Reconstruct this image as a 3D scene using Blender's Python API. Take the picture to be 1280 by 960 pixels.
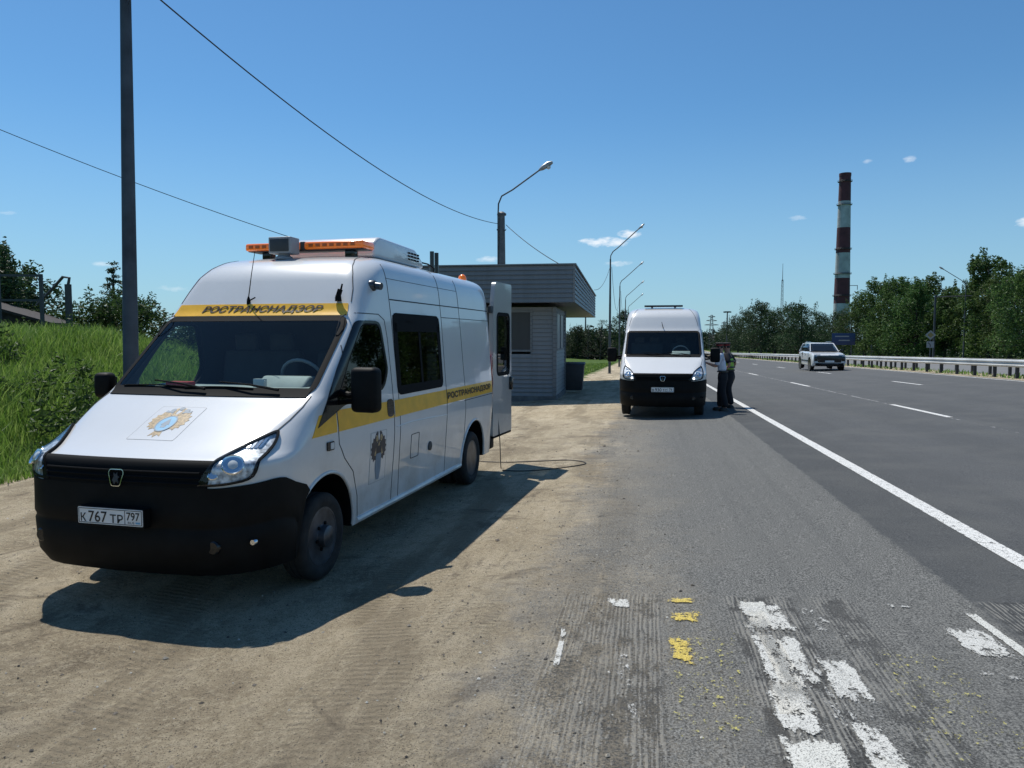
import bpy, bmesh, math, random
from math import sin, cos, pi, sqrt, atan2, radians
from mathutils import Vector, Matrix, noise, geometry
random.seed(7)
for o in list(bpy.data.objects): bpy.data.objects.remove(o)
scene = bpy.context.scene
COL = scene.collection

# ------------------------------------------------------------------ camera, sky, sun, exposure
cam_d = bpy.data.cameras.new('camera'); cam = bpy.data.objects.new('camera', cam_d); COL.objects.link(cam)
cam_d.sensor_width = 36; cam_d.lens = 26.0; cam_d.clip_start = .1; cam_d.clip_end = 6000
cam.location = (0, 0, 1.62); cam.rotation_euler = (pi/2-.0628, 0, 0)
scene.camera = cam

SUN_TO = Vector((-.306, .419, 1.0)).normalized()          # towards the sun
world = bpy.data.worlds.new('World'); scene.world = world; world.use_nodes = True
wn = world.node_tree; wn.nodes.clear()
w_out = wn.nodes.new('ShaderNodeOutputWorld'); w_bg = wn.nodes.new('ShaderNodeBackground')
w_sky = wn.nodes.new('ShaderNodeTexSky'); w_sky.sky_type = 'NISHITA'; w_sky.sun_disc = False
w_sky.sun_elevation = math.asin(SUN_TO.z); w_sky.sun_rotation = atan2(SUN_TO.x, SUN_TO.y)
w_sky.altitude = 0; w_sky.air_density = 1.0; w_sky.dust_density = .2; w_sky.ozone_density = 2.5
w_bg.inputs['Strength'].default_value = .084
wn.links.new(w_bg.outputs[0], w_out.inputs[0])

def world_clouds():
    """a few small fair-weather wisps low in the sky, placed by direction on the celestial sphere"""
    L = wn.links; N = wn.nodes
    tc = N.new('ShaderNodeTexCoord')
    nz = N.new('ShaderNodeTexNoise'); nz.inputs['Scale'].default_value = 34; nz.inputs['Detail'].default_value = 7; nz.inputs['Roughness'].default_value = .62
    mp = N.new('ShaderNodeMapping'); mp.inputs['Scale'].default_value = (1, 1, 2.6)
    L.new(tc.outputs['Generated'], mp.inputs[0]); L.new(mp.outputs[0], nz.inputs['Vector'])
    total = None
    # azimuth (radians right of +Y), elevation, half width, half height, strength
    for az, el, hw, hh, st in ((.125, .125, .046, .0085, 1.0), (.158, .135, .020, .008, 1.0), (.145, .098, .028, .006, .6), (-.03, .104, .026, .006, .55),
                               (.362, .147, .018, .005, .45), (.445, .208, .011, .004, .5), (.486, .206, .010, .006, .5), (.605, .124, .016, .010, .8),
                               (-.60, .137, .02, .004, .4), (-.50, .086, .02, .004, .4), (-.43, .06, .03, .006, .4)):
        d = Vector((sin(az)*cos(el), cos(az)*cos(el), sin(el)))
        r = Vector((cos(az), -sin(az), 0)); u = r.cross(d)
        def dot(v):
            n = N.new('ShaderNodeVectorMath'); n.operation = 'DOT_PRODUCT'; L.new(tc.outputs['Generated'], n.inputs[0]); n.inputs[1].default_value = v; return n.outputs['Value']
        def m(op, a, b=None):
            n = N.new('ShaderNodeMath'); n.operation = op
            for i, v in enumerate((a, b)):
                if v is None: continue
                if isinstance(v, (int, float)): n.inputs[i].default_value = v
                else: L.new(v, n.inputs[i])
            return n.outputs[0]
        x = m('DIVIDE', dot(r), hw); y = m('DIVIDE', m('SUBTRACT', dot(u), 0), hh)
        rr = m('ADD', m('MULTIPLY', x, x), m('MULTIPLY', y, y))
        fall = m('MAXIMUM', m('SUBTRACT', 1, rr), 0)
        fr = m('MULTIPLY', m('GREATER_THAN', dot(d), 0), fall)
        k = m('MULTIPLY', m('MAXIMUM', m('SUBTRACT', m('ADD', m('MULTIPLY', fr, .34), nz.outputs['Fac']), .66), 0), 3.4*st)
        k = m('MULTIPLY', k, m('MINIMUM', m('MULTIPLY', fr, 4), 1))
        total = k if total is None else m('ADD', total, k)
    n = N.new('ShaderNodeMath'); n.operation = 'MINIMUM'; L.new(total, n.inputs[0]); n.inputs[1].default_value = .75
    mx = N.new('ShaderNodeMix'); mx.data_type = 'RGBA'
    L.new(n.outputs[0], mx.inputs['Factor']); tn = N.new('ShaderNodeMix'); tn.data_type = 'RGBA'; tn.blend_type = 'MULTIPLY'; tn.inputs['Factor'].default_value = 1
    L.new(w_sky.outputs[0], tn.inputs['A']); tn.inputs['B'].default_value = (.70, 1.13, 1.36, 1)      # cool, clear northern air
    sep = N.new('ShaderNodeSeparateXYZ'); L.new(tc.outputs['Generated'], sep.inputs[0])
    mr = N.new('ShaderNodeMapRange'); mr.interpolation_type = 'SMOOTHSTEP'; L.new(sep.outputs[2], mr.inputs['Value'])
    mr.inputs['From Min'].default_value = -.02; mr.inputs['From Max'].default_value = .30; mr.inputs['To Min'].default_value = .62; mr.inputs['To Max'].default_value = 0
    hz = N.new('ShaderNodeMix'); hz.data_type = 'RGBA'; L.new(mr.outputs[0], hz.inputs['Factor']); L.new(tn.outputs['Result'], hz.inputs['A']); hz.inputs['B'].default_value = (4.3, 6.6, 8.6, 1)   # pale air near the horizon
    L.new(hz.outputs['Result'], mx.inputs['A']); mx.inputs['B'].default_value = (12.5, 12.8, 13.2, 1)
    L.new(mx.outputs['Result'], w_bg.inputs['Color'])
world_clouds()

sun_d = bpy.data.lights.new('sun', 'SUN'); sun = bpy.data.objects.new('sun', sun_d); COL.objects.link(sun)
sun_d.energy = 5.0; sun_d.angle = radians(.5); sun_d.color = (1, .955, .88)
sun.rotation_euler = (-SUN_TO).to_track_quat('-Z', 'Y').to_euler(); sun.location = (0, 0, 60)
vs = scene.view_settings
vs.view_transform = 'Standard'; vs.look = 'None'; vs.exposure = -.02; vs.gamma = 1; vs.use_curve_mapping = False
scene.render.engine = 'CYCLES'
scene.cycles.max_bounces = 8; scene.cycles.transparent_max_bounces = 16; scene.cycles.glossy_bounces = 4; scene.cycles.diffuse_bounces = 3

# ------------------------------------------------------------------ terrain maths.  a = metres right of the camera across the road, b = metres along the road
TH = .1795; CT, ST = cos(TH), sin(TH)
def ab(x, y): return x*CT-y*ST, x*ST+y*CT
def xy(a, b): return a*CT+b*ST, b*CT-a*ST
def ss(e0, e1, x):
    t = min(1, max(0, (x-e0)/(e1-e0))); return t*t*(3-2*t)
def gz_ab(a, b):
    z = -.0177*min(b, 350)+.04*min(13, max(-8, a))
    w = ss(-1, -2.2, a)*(1-ss(11, 16, b)); z = z*(1-w)-.287*w
    return z
def toe(b): return -8.3-2.6*ss(17, 24, b)
def bank(a, b):
    t = toe(b)
    h = 2.25*ss(t, t-7.5, a)*(1-.6*ss(16, 60, b))*(1-.8*ss(70, 140, b))
    return h + (.10*noise.noise(Vector((a*.6, b*.6, 0)))*min(1, h) if h > 0 else 0)
def ground_ab(a, b):
    z = gz_ab(a, b)+bank(a, b)
    if a < -1.9 and b < 40: z += (.022*noise.noise(Vector((a*1.3, b*1.3, 3)))+.010*noise.noise(Vector((a*3.1, b*2.1, 8))))*ss(-1.9, -2.8, a)
    return z
def gz(x, y):
    return ground_ab(*ab(x, y))

# ------------------------------------------------------------------ object helpers
def tag(o, label=None, cat=None, group=None, kind=None):
    if label: o['label'] = label
    if cat: o['category'] = cat
    if group: o['group'] = group
    if kind: o['kind'] = kind
    return o
def empty(name, loc=(0, 0, 0), rz=0):
    o = bpy.data.objects.new(name, None); COL.objects.link(o); o.location = loc; o.rotation_euler = (0, 0, rz)
    o.empty_display_size = .2; return o
def children(o): return [c for c in bpy.data.objects if c.parent == o]
def copy_tree(o, parent=None):
    c = o.copy(); COL.objects.link(c); c.parent = parent
    for ch in children(o):
        copy_tree(ch, c)
    return c
def link(name, me, mats, parent=None, smooth=False, angle=None):
    if not isinstance(mats, (list, tuple)): mats = [mats]
    for m in mats: me.materials.append(m)
    if smooth:
        me.polygons.foreach_set('use_smooth', [True]*len(me.polygons))
        if angle is not None: me.set_sharp_from_angle(angle=radians(angle))
    o = bpy.data.objects.new(name, me); COL.objects.link(o)
    if parent is not None: o.parent = parent
    return o

class MB:
    """collects simple solids and links them as one mesh"""
    def __init__(s): s.v = []; s.f = []; s.m = []
    def add(s, vs, fs, mi=0):
        n = len(s.v); s.v += [tuple(v) for v in vs]; s.f += [tuple(i+n for i in f) for f in fs]; s.m += [mi]*len(fs)
    def box(s, c, d, rz=0, mi=0, M=None):
        x, y, z = d[0]/2, d[1]/2, d[2]/2
        vs = [Vector((i*x, j*y, k*z)) for k in (-1, 1) for j in (-1, 1) for i in (-1, 1)]
        R = M or Matrix.Rotation(rz, 3, 'Z')
        vs = [R @ v+Vector(c) for v in vs]
        s.add(vs, [(0, 2, 3, 1), (4, 5, 7, 6), (0, 1, 5, 4), (2, 6, 7, 3), (0, 4, 6, 2), (1, 3, 7, 5)], mi)
    def tube(s, pts, r, n=8, cap=True, mi=0):
        pts = [Vector(p) for p in pts]; k = len(pts); rs = r if isinstance(r, (list, tuple)) else [r]*k
        vs = []; fs = []; up = Vector((0, 0, 1)); prev = None
        for i, p in enumerate(pts):
            t = (pts[min(i+1, k-1)]-pts[max(i-1, 0)]).normalized()
            if prev is None:
                u = t.cross(up) if abs(t.z) < .95 else t.cross(Vector((1, 0, 0)))
                u.normalize()
            else:
                u = (prev-t*prev.dot(t)).normalized()
            prev = u; w = t.cross(u)
            for j in range(n):
                a = 2*pi*j/n; vs.append(p+(u*cos(a)+w*sin(a))*rs[i])
        for i in range(k-1):
            for j in range(n):
                fs.append((i*n+j, i*n+(j+1) % n, (i+1)*n+(j+1) % n, (i+1)*n+j))
        if cap: fs.append(tuple(range(n-1, -1, -1))); fs.append(tuple((k-1)*n+j for j in range(n)))
        s.add(vs, fs, mi)
    def lathe(s, prof, c=(0, 0, 0), axis='Z', n=24, mi=0):
        """prof: list of (radius, along)"""
        vs = []; fs = []; k = len(prof)
        for r, h in prof:
            for j in range(n):
                a = 2*pi*j/n; p = (r*cos(a), r*sin(a), h)
                if axis == 'X': p = (h, r*cos(a), r*sin(a))
                if axis == 'Y': p = (r*cos(a), h, r*sin(a))
                vs.append(Vector(p)+Vector(c))
        for i in range(k-1):
            for j in range(n):
                fs.append((i*n+j, i*n+(j+1) % n, (i+1)*n+(j+1) % n, (i+1)*n+j))
        if prof[0][0] > 1e-5: fs.append(tuple(range(n)))
        if prof[-1][0] > 1e-5: fs.append(tuple((k-1)*n+j for j in range(n)))
        s.add(vs, fs, mi)
    def prism(s, poly, z0, z1, plane='XY', mi=0):
        """poly in 2D extruded along the third axis"""
        n = len(poly); vs = []
        for h in (z0, z1):
            for p in poly:
                vs.append({'XY': (p[0], p[1], h), 'YZ': (h, p[0], p[1]), 'XZ': (p[0], h, p[1])}[plane])
        fs = [tuple(range(n-1, -1, -1)), tuple(range(n, 2*n))]+[(i, (i+1) % n, n+(i+1) % n, n+i) for i in range(n)]
        s.add(vs, fs, mi)
    def mesh(s, name, bevel=0, seg=2, merge=False):
        me = bpy.data.meshes.new(name); me.from_pydata(s.v, [], s.f)
        me.polygons.foreach_set('material_index', s.m)
        bm = bmesh.new(); bm.from_mesh(me)
        if merge: bmesh.ops.remove_doubles(bm, verts=bm.verts, dist=1e-4)
        bmesh.ops.recalc_face_normals(bm, faces=bm.faces)
        if bevel:
            es = [e for e in bm.edges if len(e.link_faces) == 2 and e.calc_face_angle(0) > .6]
            bmesh.ops.bevel(bm, geom=es, offset=bevel, segments=seg, profile=.5, affect='EDGES', clamp_overlap=True)
        bm.to_mesh(me); bm.free(); return me
    def build(s, name, mats, parent=None, bevel=0, seg=2, smooth=False, angle=40):
        return link(name, s.mesh(name, bevel, seg), mats, parent, smooth or bevel > 0, angle)

# ------------------------------------------------------------------ materials
def new_mat(name):
    m = bpy.data.materials.new(name); m.use_nodes = True; nt = m.node_tree
    return m, nt, nt.nodes['Principled BSDF'], nt.nodes['Material Output']
class NT:
    def __init__(s, nt): s.nt = nt
    def n(s, t, **kw):
        x = s.nt.nodes.new(t)
        for k, v in kw.items(): setattr(x, k, v)
        return x
    def put(s, sock, v):
        if v is None: return
        if isinstance(v, bpy.types.NodeSocket): s.nt.links.new(v, sock)
        else: sock.default_value = v
    def math(s, op, a, b=None, c=None, clamp=False):
        x = s.n('ShaderNodeMath', operation=op, use_clamp=clamp)
        for i, v in enumerate((a, b, c)): s.put(x.inputs[i], v)
        return x.outputs[0]
    def noise(s, vec, scale, detail=4, rough=.55, dist=0):
        x = s.n('ShaderNodeTexNoise'); s.put(x.inputs['Vector'], vec); x.inputs['Scale'].default_value = scale
        x.inputs['Detail'].default_value = detail; x.inputs['Roughness'].default_value = rough; x.inputs['Distortion'].default_value = dist
        return x.outputs['Fac']
    def vor(s, vec, scale, feature='F1'):
        x = s.n('ShaderNodeTexVoronoi', feature=feature); s.put(x.inputs['Vector'], vec); x.inputs['Scale'].default_value = scale; return x
    def ramp(s, v, *stops):
        x = s.n('ShaderNodeValToRGB'); e = x.color_ramp.elements
        while len(e) < len(stops): e.new(.5)
        for q, (p, c) in zip(e, stops):
            q.position = p; q.color = (*c, 1) if not isinstance(c, (int, float)) else (c, c, c, 1)
        s.put(x.inputs[0], v); return x.outputs[0]
    def step(s, v, a, b):
        x = s.n('ShaderNodeMapRange', interpolation_type='SMOOTHSTEP'); s.put(x.inputs['Value'], v)
        x.inputs['From Min'].default_value = a; x.inputs['From Max'].default_value = b; return x.outputs[0]
    def mix(s, f, a, b):
        x = s.n('ShaderNodeMix', data_type='RGBA'); s.put(x.inputs['Factor'], f)
        s.put(x.inputs['A'], (*a, 1) if isinstance(a, tuple) and len(a) == 3 else a); s.put(x.inputs['B'], (*b, 1) if isinstance(b, tuple) and len(b) == 3 else b)
        return x.outputs['Result']
    def bump(s, h, strength, dist, normal=None):
        x = s.n('ShaderNodeBump'); s.put(x.inputs['Height'], h); x.inputs['Strength'].default_value = strength; x.inputs['Distance'].default_value = dist
        if normal is not None: s.put(x.inputs['Normal'], normal)
        return x.outputs[0]
    def mapping(s, vec, scale=(1, 1, 1), rot=(0, 0, 0), loc=(0, 0, 0)):
        x = s.n('ShaderNodeMapping'); s.put(x.inputs[0], vec); x.inputs['Scale'].default_value = scale; x.inputs['Rotation'].default_value = rot; x.inputs['Location'].default_value = loc
        return x.outputs[0]
def mat(name, col, rough=.6, metal=0, coat=0, var=.06, scale=8, bump=0, emit=None, spec=.5):
    m, nt, b, out = new_mat(name); T = NT(nt)
    tc = T.n('ShaderNodeTexCoord').outputs['Object']
    nz = T.noise(tc, scale, 5)
    c1 = tuple(max(0, c*(1-var*2)) for c in col); c2 = tuple(min(1, c*(1+var)) for c in col)
    nt.links.new(T.ramp(nz, (.3, c1), (.65, c2)), b.inputs['Base Color'])
    b.inputs['Roughness'].default_value = rough; b.inputs['Metallic'].default_value = metal
    b.inputs['Coat Weight'].default_value = coat; b.inputs['Coat Roughness'].default_value = .06
    b.inputs['Specular IOR Level'].default_value = spec
    if bump: nt.links.new(T.bump(T.noise(tc, scale*6, 4), .4, bump), b.inputs['Normal'])
    if emit: b.inputs['Emission Color'].default_value = (*emit[0], 1); b.inputs['Emission Strength'].default_value = emit[1]
    return m
def glass_mat(name, tint, spec=1.0, rough=.015):
    m, nt, b, out = new_mat(name); T = NT(nt); nt.nodes.remove(b)
    tr = T.n('ShaderNodeBsdfTransparent'); gl = T.n('ShaderNodeBsdfGlossy'); gg = T.n('ShaderNodeNewGeometry'); vd = T.n('ShaderNodeVectorMath', operation='DOT_PRODUCT'); nt.links.new(gg.outputs['Normal'], vd.inputs[0]); nt.links.new(gg.outputs['Incoming'], vd.inputs[1])
    fk = T.math('ADD', .04, T.math('MULTIPLY', T.math('POWER', T.math('SUBTRACT', 1, T.math('ABSOLUTE', vd.outputs['Value'])), 5), .96)); mx = T.n('ShaderNodeMixShader')
    tr.inputs[0].default_value = (*tint, 1); gl.inputs['Roughness'].default_value = rough
    gl.inputs['Color'].default_value = (spec, spec, spec, 1)
    nt.links.new(fk, mx.inputs[0]); nt.links.new(tr.outputs[0], mx.inputs[1]); nt.links.new(gl.outputs[0], mx.inputs[2]); nt.links.new(mx.outputs[0], out.inputs[0])
    return m
def paint_mat(name, col, dust=.4):
    """car paint with road dust thrown up on the lower panels"""
    m, nt, b, out = new_mat(name); T = NT(nt)
    tc = T.n('ShaderNodeTexCoord').outputs['Object']
    sep = T.n('ShaderNodeSeparateXYZ'); nt.links.new(tc, sep.inputs[0])
    n1 = T.noise(tc, 2.2, 6, .6); n2 = T.noise(tc, 14, 5, .7)
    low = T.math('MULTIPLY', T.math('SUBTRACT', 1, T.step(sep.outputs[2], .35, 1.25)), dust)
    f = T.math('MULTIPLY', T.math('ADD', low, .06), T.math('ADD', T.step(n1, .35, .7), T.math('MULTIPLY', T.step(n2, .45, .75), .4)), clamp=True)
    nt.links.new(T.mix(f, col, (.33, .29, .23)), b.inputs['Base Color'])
    nt.links.new(T.math('ADD', T.math('MULTIPLY', f, .5), .28), b.inputs['Roughness'])
    b.inputs['Coat Weight'].default_value = .9; b.inputs['Coat Roughness'].default_value = .035
    nt.links.new(T.bump(T.noise(tc, 1.6, 2), .06, .05), b.inputs['Coat Normal'])
    return m
M = {}
M['white'] = paint_mat('white_paint', (.65, .66, .66))
M['shaded_dusty_white'] = paint_mat('shaded_dusty_white_paint', (.36, .37, .37), .5)  # van white with the rear door's shade painted into the colour, plus road dust
M['interior'] = mat('interior_trim', (.045, .047, .05), .8)
M['black_plastic'] = mat('black_plastic', (.004, .0045, .005), .6, var=.3, scale=5, bump=.0008, spec=.16)
M['gloss_black'] = mat('gloss_black', (.008, .009, .01), .15)
M['rubber'] = mat('tyre_rubber', (.018, .018, .018), .85, var=.3, scale=12, bump=.001)
M['gasket'] = mat('black_gasket', (.005, .006, .007), .75, spec=.12)
M['seam'] = mat('panel_gap', (.03, .033, .036), .8)
M['yellow'] = mat('yellow_vinyl', (.85, .46, .015), .35, coat=.3)
M['text'] = mat('dark_brown_lettering', (.03, .014, .006), .5)
M['silver'] = mat('silver_steel', (.075, .085, .10), .35, .5, var=.3)
M['chrome'] = mat('chrome', (.75, .76, .78), .12, 1, var=.02)
M['steel_dark'] = mat('dark_steel', (.06, .065, .07), .55, .4)
M['glass'] = glass_mat('windscreen_glass', (.74, .84, .83), .8)
M['tint'] = glass_mat('tinted_glass', (.07, .08, .08), .9)
M['lens'] = glass_mat('lamp_lens', (.94, .96, .97), .7)
M['amber'] = mat('amber_plastic', (.95, .2, .015), .25, coat=.6, emit=((1, .22, .02), .12))
M['plate'] = mat('plate_white', (.72, .73, .72), .4)
M['plate_black'] = mat('plate_black', (.012, .012, .014), .5)
M['grey_plastic'] = mat('grey_plastic', (.30, .31, .32), .5)
M['dash'] = mat('dashboard', (.34, .36, .36), .6)
M['blue'] = mat('emblem_blue', (.18, .42, .62), .4)
M['gold'] = mat('emblem_gold', (.40, .29, .15), .4, var=.3, scale=60)
M['vinyl_white'] = mat('white_vinyl', (.66, .67, .67), .3, coat=.3, var=.02)
M['bluegrey'] = mat('emblem_bluegrey', (.18, .24, .30), .5)
M['eagle_dark'] = mat('emblem_dark', (.055, .045, .05), .5)
M['pole_dark'] = mat('dark_painted_pole', (.055, .075, .098), .7, var=.2, scale=2, spec=.3)
M['concrete'] = mat('concrete_pole', (.14, .145, .145), .85, var=.18, scale=3, bump=.002)
M['galv'] = mat('galvanised', (.34, .36, .37), .42, .75, var=.15, scale=4)
M['wire'] = mat('black_cable', (.012, .012, .014), .6)
M['lampglass'] = mat('street_lamp_glass', (.6, .62, .62), .2)
M['skin'] = mat('skin', (.42, .22, .15), .55)
M['shirt'] = mat('white_cotton_shirt', (.62, .66, .76), .85, var=.08, scale=6, bump=.004)
M['trouser'] = mat('navy_trousers', (.008, .009, .014), .85, bump=.004)
M['capred'] = mat('cap_red_band', (.30, .025, .02), .7)
M['cap'] = mat('cap_dark', (.014, .012, .016), .8)
M['vest'] = mat('hi_vis_vest', (.38, .62, .08), .75)
M['shoe'] = mat('black_shoe', (.01, .01, .01), .4)
M['paper'] = mat('paper', (.8, .8, .78), .8)
M['hair'] = mat('dark_hair', (.02, .015, .012), .7)
M['amber_dark'] = mat('amber_reflector', (.45, .10, .01), .3)
M['pane_grey'] = mat('grey_window_film', (.30, .32, .33), .35)
M['shed_wood'] = mat('dark_weathered_boards', (.035, .03, .028), .9, var=.3)
M['bulb'] = mat('lit_headlamp', (1, 1, 1), .3, emit=((1, .97, .9), 4))
# ------------------------------------------------------------------ ground, verge, roads
def ab_coords(T):
    """road-aligned coordinates (x = across, y = along) from world position"""
    g = T.n('ShaderNodeNewGeometry').outputs['Position']
    return T.mapping(g, rot=(0, 0, TH))
def dirt_nodes(T, P):
    """dry packed dirt and grit, tyre-worn; returns colour, height"""
    big = T.noise(P, .55, 6, .62, .4); mid = T.noise(P, 3.2, 6, .65); fine = T.noise(P, 26, 7, .8); grit = T.noise(P, 110, 3, .75)
    trk = T.noise(T.mapping(P, scale=(3.4, .35, 1), rot=(0, 0, .12)), 1.5, 6, .65)
    c = T.ramp(T.math('ADD', T.math('MULTIPLY', big, .55), T.math('MULTIPLY', mid, .45)), (.36, (.225, .182, .125)), (.47, (.44, .365, .25)), (.58, (.585, .50, .36)))
    c = T.mix(T.math('MULTIPLY', T.step(trk, .42, .62), .55), c, (.35, .29, .195))
    c = T.mix(T.math('MULTIPLY', T.step(mid, .56, .68), .5), c, (.19, .155, .115))
    c = T.mix(T.math('MULTIPLY', T.step(fine, .46, .62), .6), c, (.63, .54, .385))
    c = T.mix(T.math('MULTIPLY', T.step(grit, .55, .62), .8), c, (.06, .052, .042))
    c = T.mix(T.math('MULTIPLY', T.math('SUBTRACT', 1, T.step(grit, .30, .40)), .5), c, (.5, .46, .38))
    # ruts: strips worn by wheels, wandering a little
    sx_ = T.n('ShaderNodeSeparateXYZ'); T.put(sx_.inputs[0], P); wand = T.noise(T.mapping(P, scale=(.05, .35, 1)), 1.0, 2, .5)
    aw = T.math('ADD', sx_.outputs[0], T.math('ADD', T.math('MULTIPLY', T.math('SUBTRACT', wand, .5), 2.4), T.math('MULTIPLY', sx_.outputs[1], .10)))
    rut = T.math('MULTIPLY', T.step(T.math('SINE', T.math('MULTIPLY', aw, 4.1)), .45, .9), T.step(trk, .34, .5))
    c = T.mix(T.math('MULTIPLY', rut, .50), c, (.245, .20, .135))
    blot = T.noise(P, 1.15, 5, .7, .8)
    c = T.mix(T.math('MULTIPLY', T.step(blot, .55, .66), .62), c, (.15, .12, .085))
    c = T.mix(T.math('MULTIPLY', T.step(grit, .60, .66), .7), c, (.06, .052, .042))
    # transverse ribs of tyre tread pressed into the dust, broken up by noise
    wv = T.n('ShaderNodeTexWave', wave_type='BANDS', bands_direction='Y'); T.put(wv.inputs['Vector'], T.mapping(P, rot=(0, 0, .2)))
    wv.inputs['Scale'].default_value = 5.5; wv.inputs['Distortion'].default_value = 2.2; wv.inputs['Detail'].default_value = 3; wv.inputs['Detail Scale'].default_value = 2.5
    tread = T.math('MULTIPLY', wv.outputs['Fac'], T.math('MULTIPLY', T.math('MAXIMUM', T.step(trk, .54, .6), rut), T.step(mid, .40, .55)))
    h = T.math('ADD', T.math('MULTIPLY', mid, .9), T.math('ADD', T.math('MULTIPLY', fine, .7), T.math('ADD', T.math('MULTIPLY', grit, .3), T.math('MULTIPLY', tread, .26))))
    return c, h
def make_ground_mat():
    m, nt, b, out = new_mat('ground_earth'); T = NT(nt); P = ab_coords(T)
    sep = T.n('ShaderNodeSeparateXYZ'); nt.links.new(P, sep.inputs[0]); A, B = sep.outputs[0], sep.outputs[1]
    dc, dh = dirt_nodes(T, P)
    n = T.noise(P, .7, 5); gn = T.noise(P, 6, 6, .7); gf = T.noise(P, 45, 4, .7)
    gc = T.ramp(T.math('ADD', T.math('MULTIPLY', gn, .5), T.math('MULTIPLY', gf, .5)), (.3, (.018, .035, .008)), (.5, (.055, .10, .018)), (.68, (.12, .17, .04)))
    wob = T.math('MULTIPLY', T.math('SUBTRACT', n, .5), 2.2)
    # grass begins left of the dirt: toe line moves out behind the building
    toe1 = T.math('ADD', -8.3, T.math('MULTIPLY', T.step(B, 17, 24), -2.4))
    toe2 = T.math('ADD', toe1, T.math('MULTIPLY', T.step(B, 33, 43), 6.6))
    left = T.math('SUBTRACT', 1, T.step(T.math('SUBTRACT', T.math('ADD', A, wob), toe2), -.35, .25))
    right = T.step(T.math('ADD', A, T.math('MULTIPLY', wob, .5)), 31.5, 33)
    med = T.math('MULTIPLY', T.math('MULTIPLY', T.step(A, 14.8, 15.6), T.step(gn, .5, .6)), .75)
    g = T.math('MAXIMUM', T.math('MAXIMUM', left, right), T.math('MULTIPLY', med, T.math('SUBTRACT', 1, T.step(A, 16.3, 17))), clamp=True)
    nt.links.new(T.mix(g, dc, gc), b.inputs['Base Color']); b.inputs['Roughness'].default_value = .95; b.inputs['Specular IOR Level'].default_value = .15
    nt.links.new(T.bump(dh, 1.0, .055), b.inputs['Normal'])
    return m
def make_road_mat():
    m, nt, b, out = new_mat('asphalt'); T = NT(nt); P = ab_coords(T)
    sep = T.n('ShaderNodeSeparateXYZ'); nt.links.new(P, sep.inputs[0]); A, B = sep.outputs[0], sep.outputs[1]
    dc, dh = dirt_nodes(T, P)
    agg = T.noise(P, 95, 4, .75); agg2 = T.noise(P, 60, 4, .7); big = T.noise(P, .9, 5, .6); streak = T.noise(T.mapping(P, scale=(2.2, .05, 1)), 1.6, 5, .6)
    wn1 = T.noise(P, 6, 4, .6)
    light = T.ramp(agg, (.36, (.014, .015, .015)), (.48, (.088, .089, .085)), (.60, (.24, .24, .225)))
    darkc = T.ramp(agg, (.34, (.022, .024, .025)), (.5, (.062, .065, .066)), (.68, (.125, .128, .128)))
    isdark = T.step(T.math('ADD', A, T.math('MULTIPLY', T.math('SUBTRACT', wn1, .5), .12)), 1.955, 2.0)
    c = T.mix(isdark, light, darkc)
    # the carriageway itself: greyer, worn wheel paths along each lane
    lane = T.step(A, 2.6, 3.2)
    wp = T.math('SINE', T.math('MULTIPLY', T.math('ADD', A, .85), 2*pi/1.83))
    carr = T.ramp(agg, (.34, (.034, .036, .037)), (.5, (.078, .081, .083)), (.68, (.15, .153, .154)))
    carr = T.mix(T.math('MULTIPLY', T.step(wp, -.6, .9), .28), carr, (.055, .058, .06))
    c = T.mix(T.math('MULTIPLY', lane, .9), c, carr)
    c = T.mix(T.math('MULTIPLY', T.step(streak, .46, .66), .22), c, (.06, .062, .062))
    c = T.mix(T.math('MULTIPLY', T.step(big, .42, .65), .25), c, (.125, .125, .117))
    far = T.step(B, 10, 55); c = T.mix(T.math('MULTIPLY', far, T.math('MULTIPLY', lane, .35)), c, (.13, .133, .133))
    # oil / rubber spots
    spot = T.noise(P, 2.1, 6, .7); spm = T.math('MULTIPLY', T.step(spot, .69, .73), T.math('SUBTRACT', 1, T.step(B, 9, 14)))
    c = T.mix(T.math('MULTIPLY', spm, .8), c, (.016, .017, .019))
    # milled patch with long scratches running towards the camera
    wvn = T.n('ShaderNodeTexWave', wave_type='BANDS', bands_direction='X'); T.put(wvn.inputs['Vector'], T.mapping(P, scale=(1, .10, 1)))
    wvn.inputs['Scale'].default_value = 12; wvn.inputs['Distortion'].default_value = 7; wvn.inputs['Detail'].default_value = 3; wvn.inputs['Detail Scale'].default_value = 1.6; wvn.inputs['Detail Roughness'].default_value = .65
    scn = T.noise(T.mapping(P, scale=(60, 1.2, 1)), 1.0, 4, .65); brk = T.noise(T.mapping(P, scale=(1, .5, 1)), 7, 5, .7)
    groove = T.math('MULTIPLY', T.math('ADD', T.math('MULTIPLY', wvn.outputs['Fac'], .34), T.math('MULTIPLY', scn, .80)), T.step(brk, .30, .55), clamp=True)
    def band(v, a0, a1, s=.03): return T.math('MULTIPLY', T.step(v, a0-s, a0+s), T.math('SUBTRACT', 1, T.step(v, a1-s, a1+s)))
    Aw = T.math('ADD', A, T.math('MULTIPLY', T.math('SUBTRACT', wn1, .5), .05)); Bw = T.math('ADD', B, T.math('MULTIPLY', T.math('SUBTRACT', wn1, .5), .12))
    lim = T.math('SUBTRACT', 1, T.step(Bw, 4.86, 4.93))
    mask = T.math('ADD', band(Aw, -.52, .10), T.math('ADD', T.math('MULTIPLY', band(Aw, .52, .92), .8), T.math('ADD', T.math('MULTIPLY', band(Aw, 1.05, 1.28), .6), band(Aw, 2.02, 2.6))))
    mask = T.math('ADD', mask, .18, clamp=True)
    mask = T.math('MULTIPLY', mask, lim)
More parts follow.
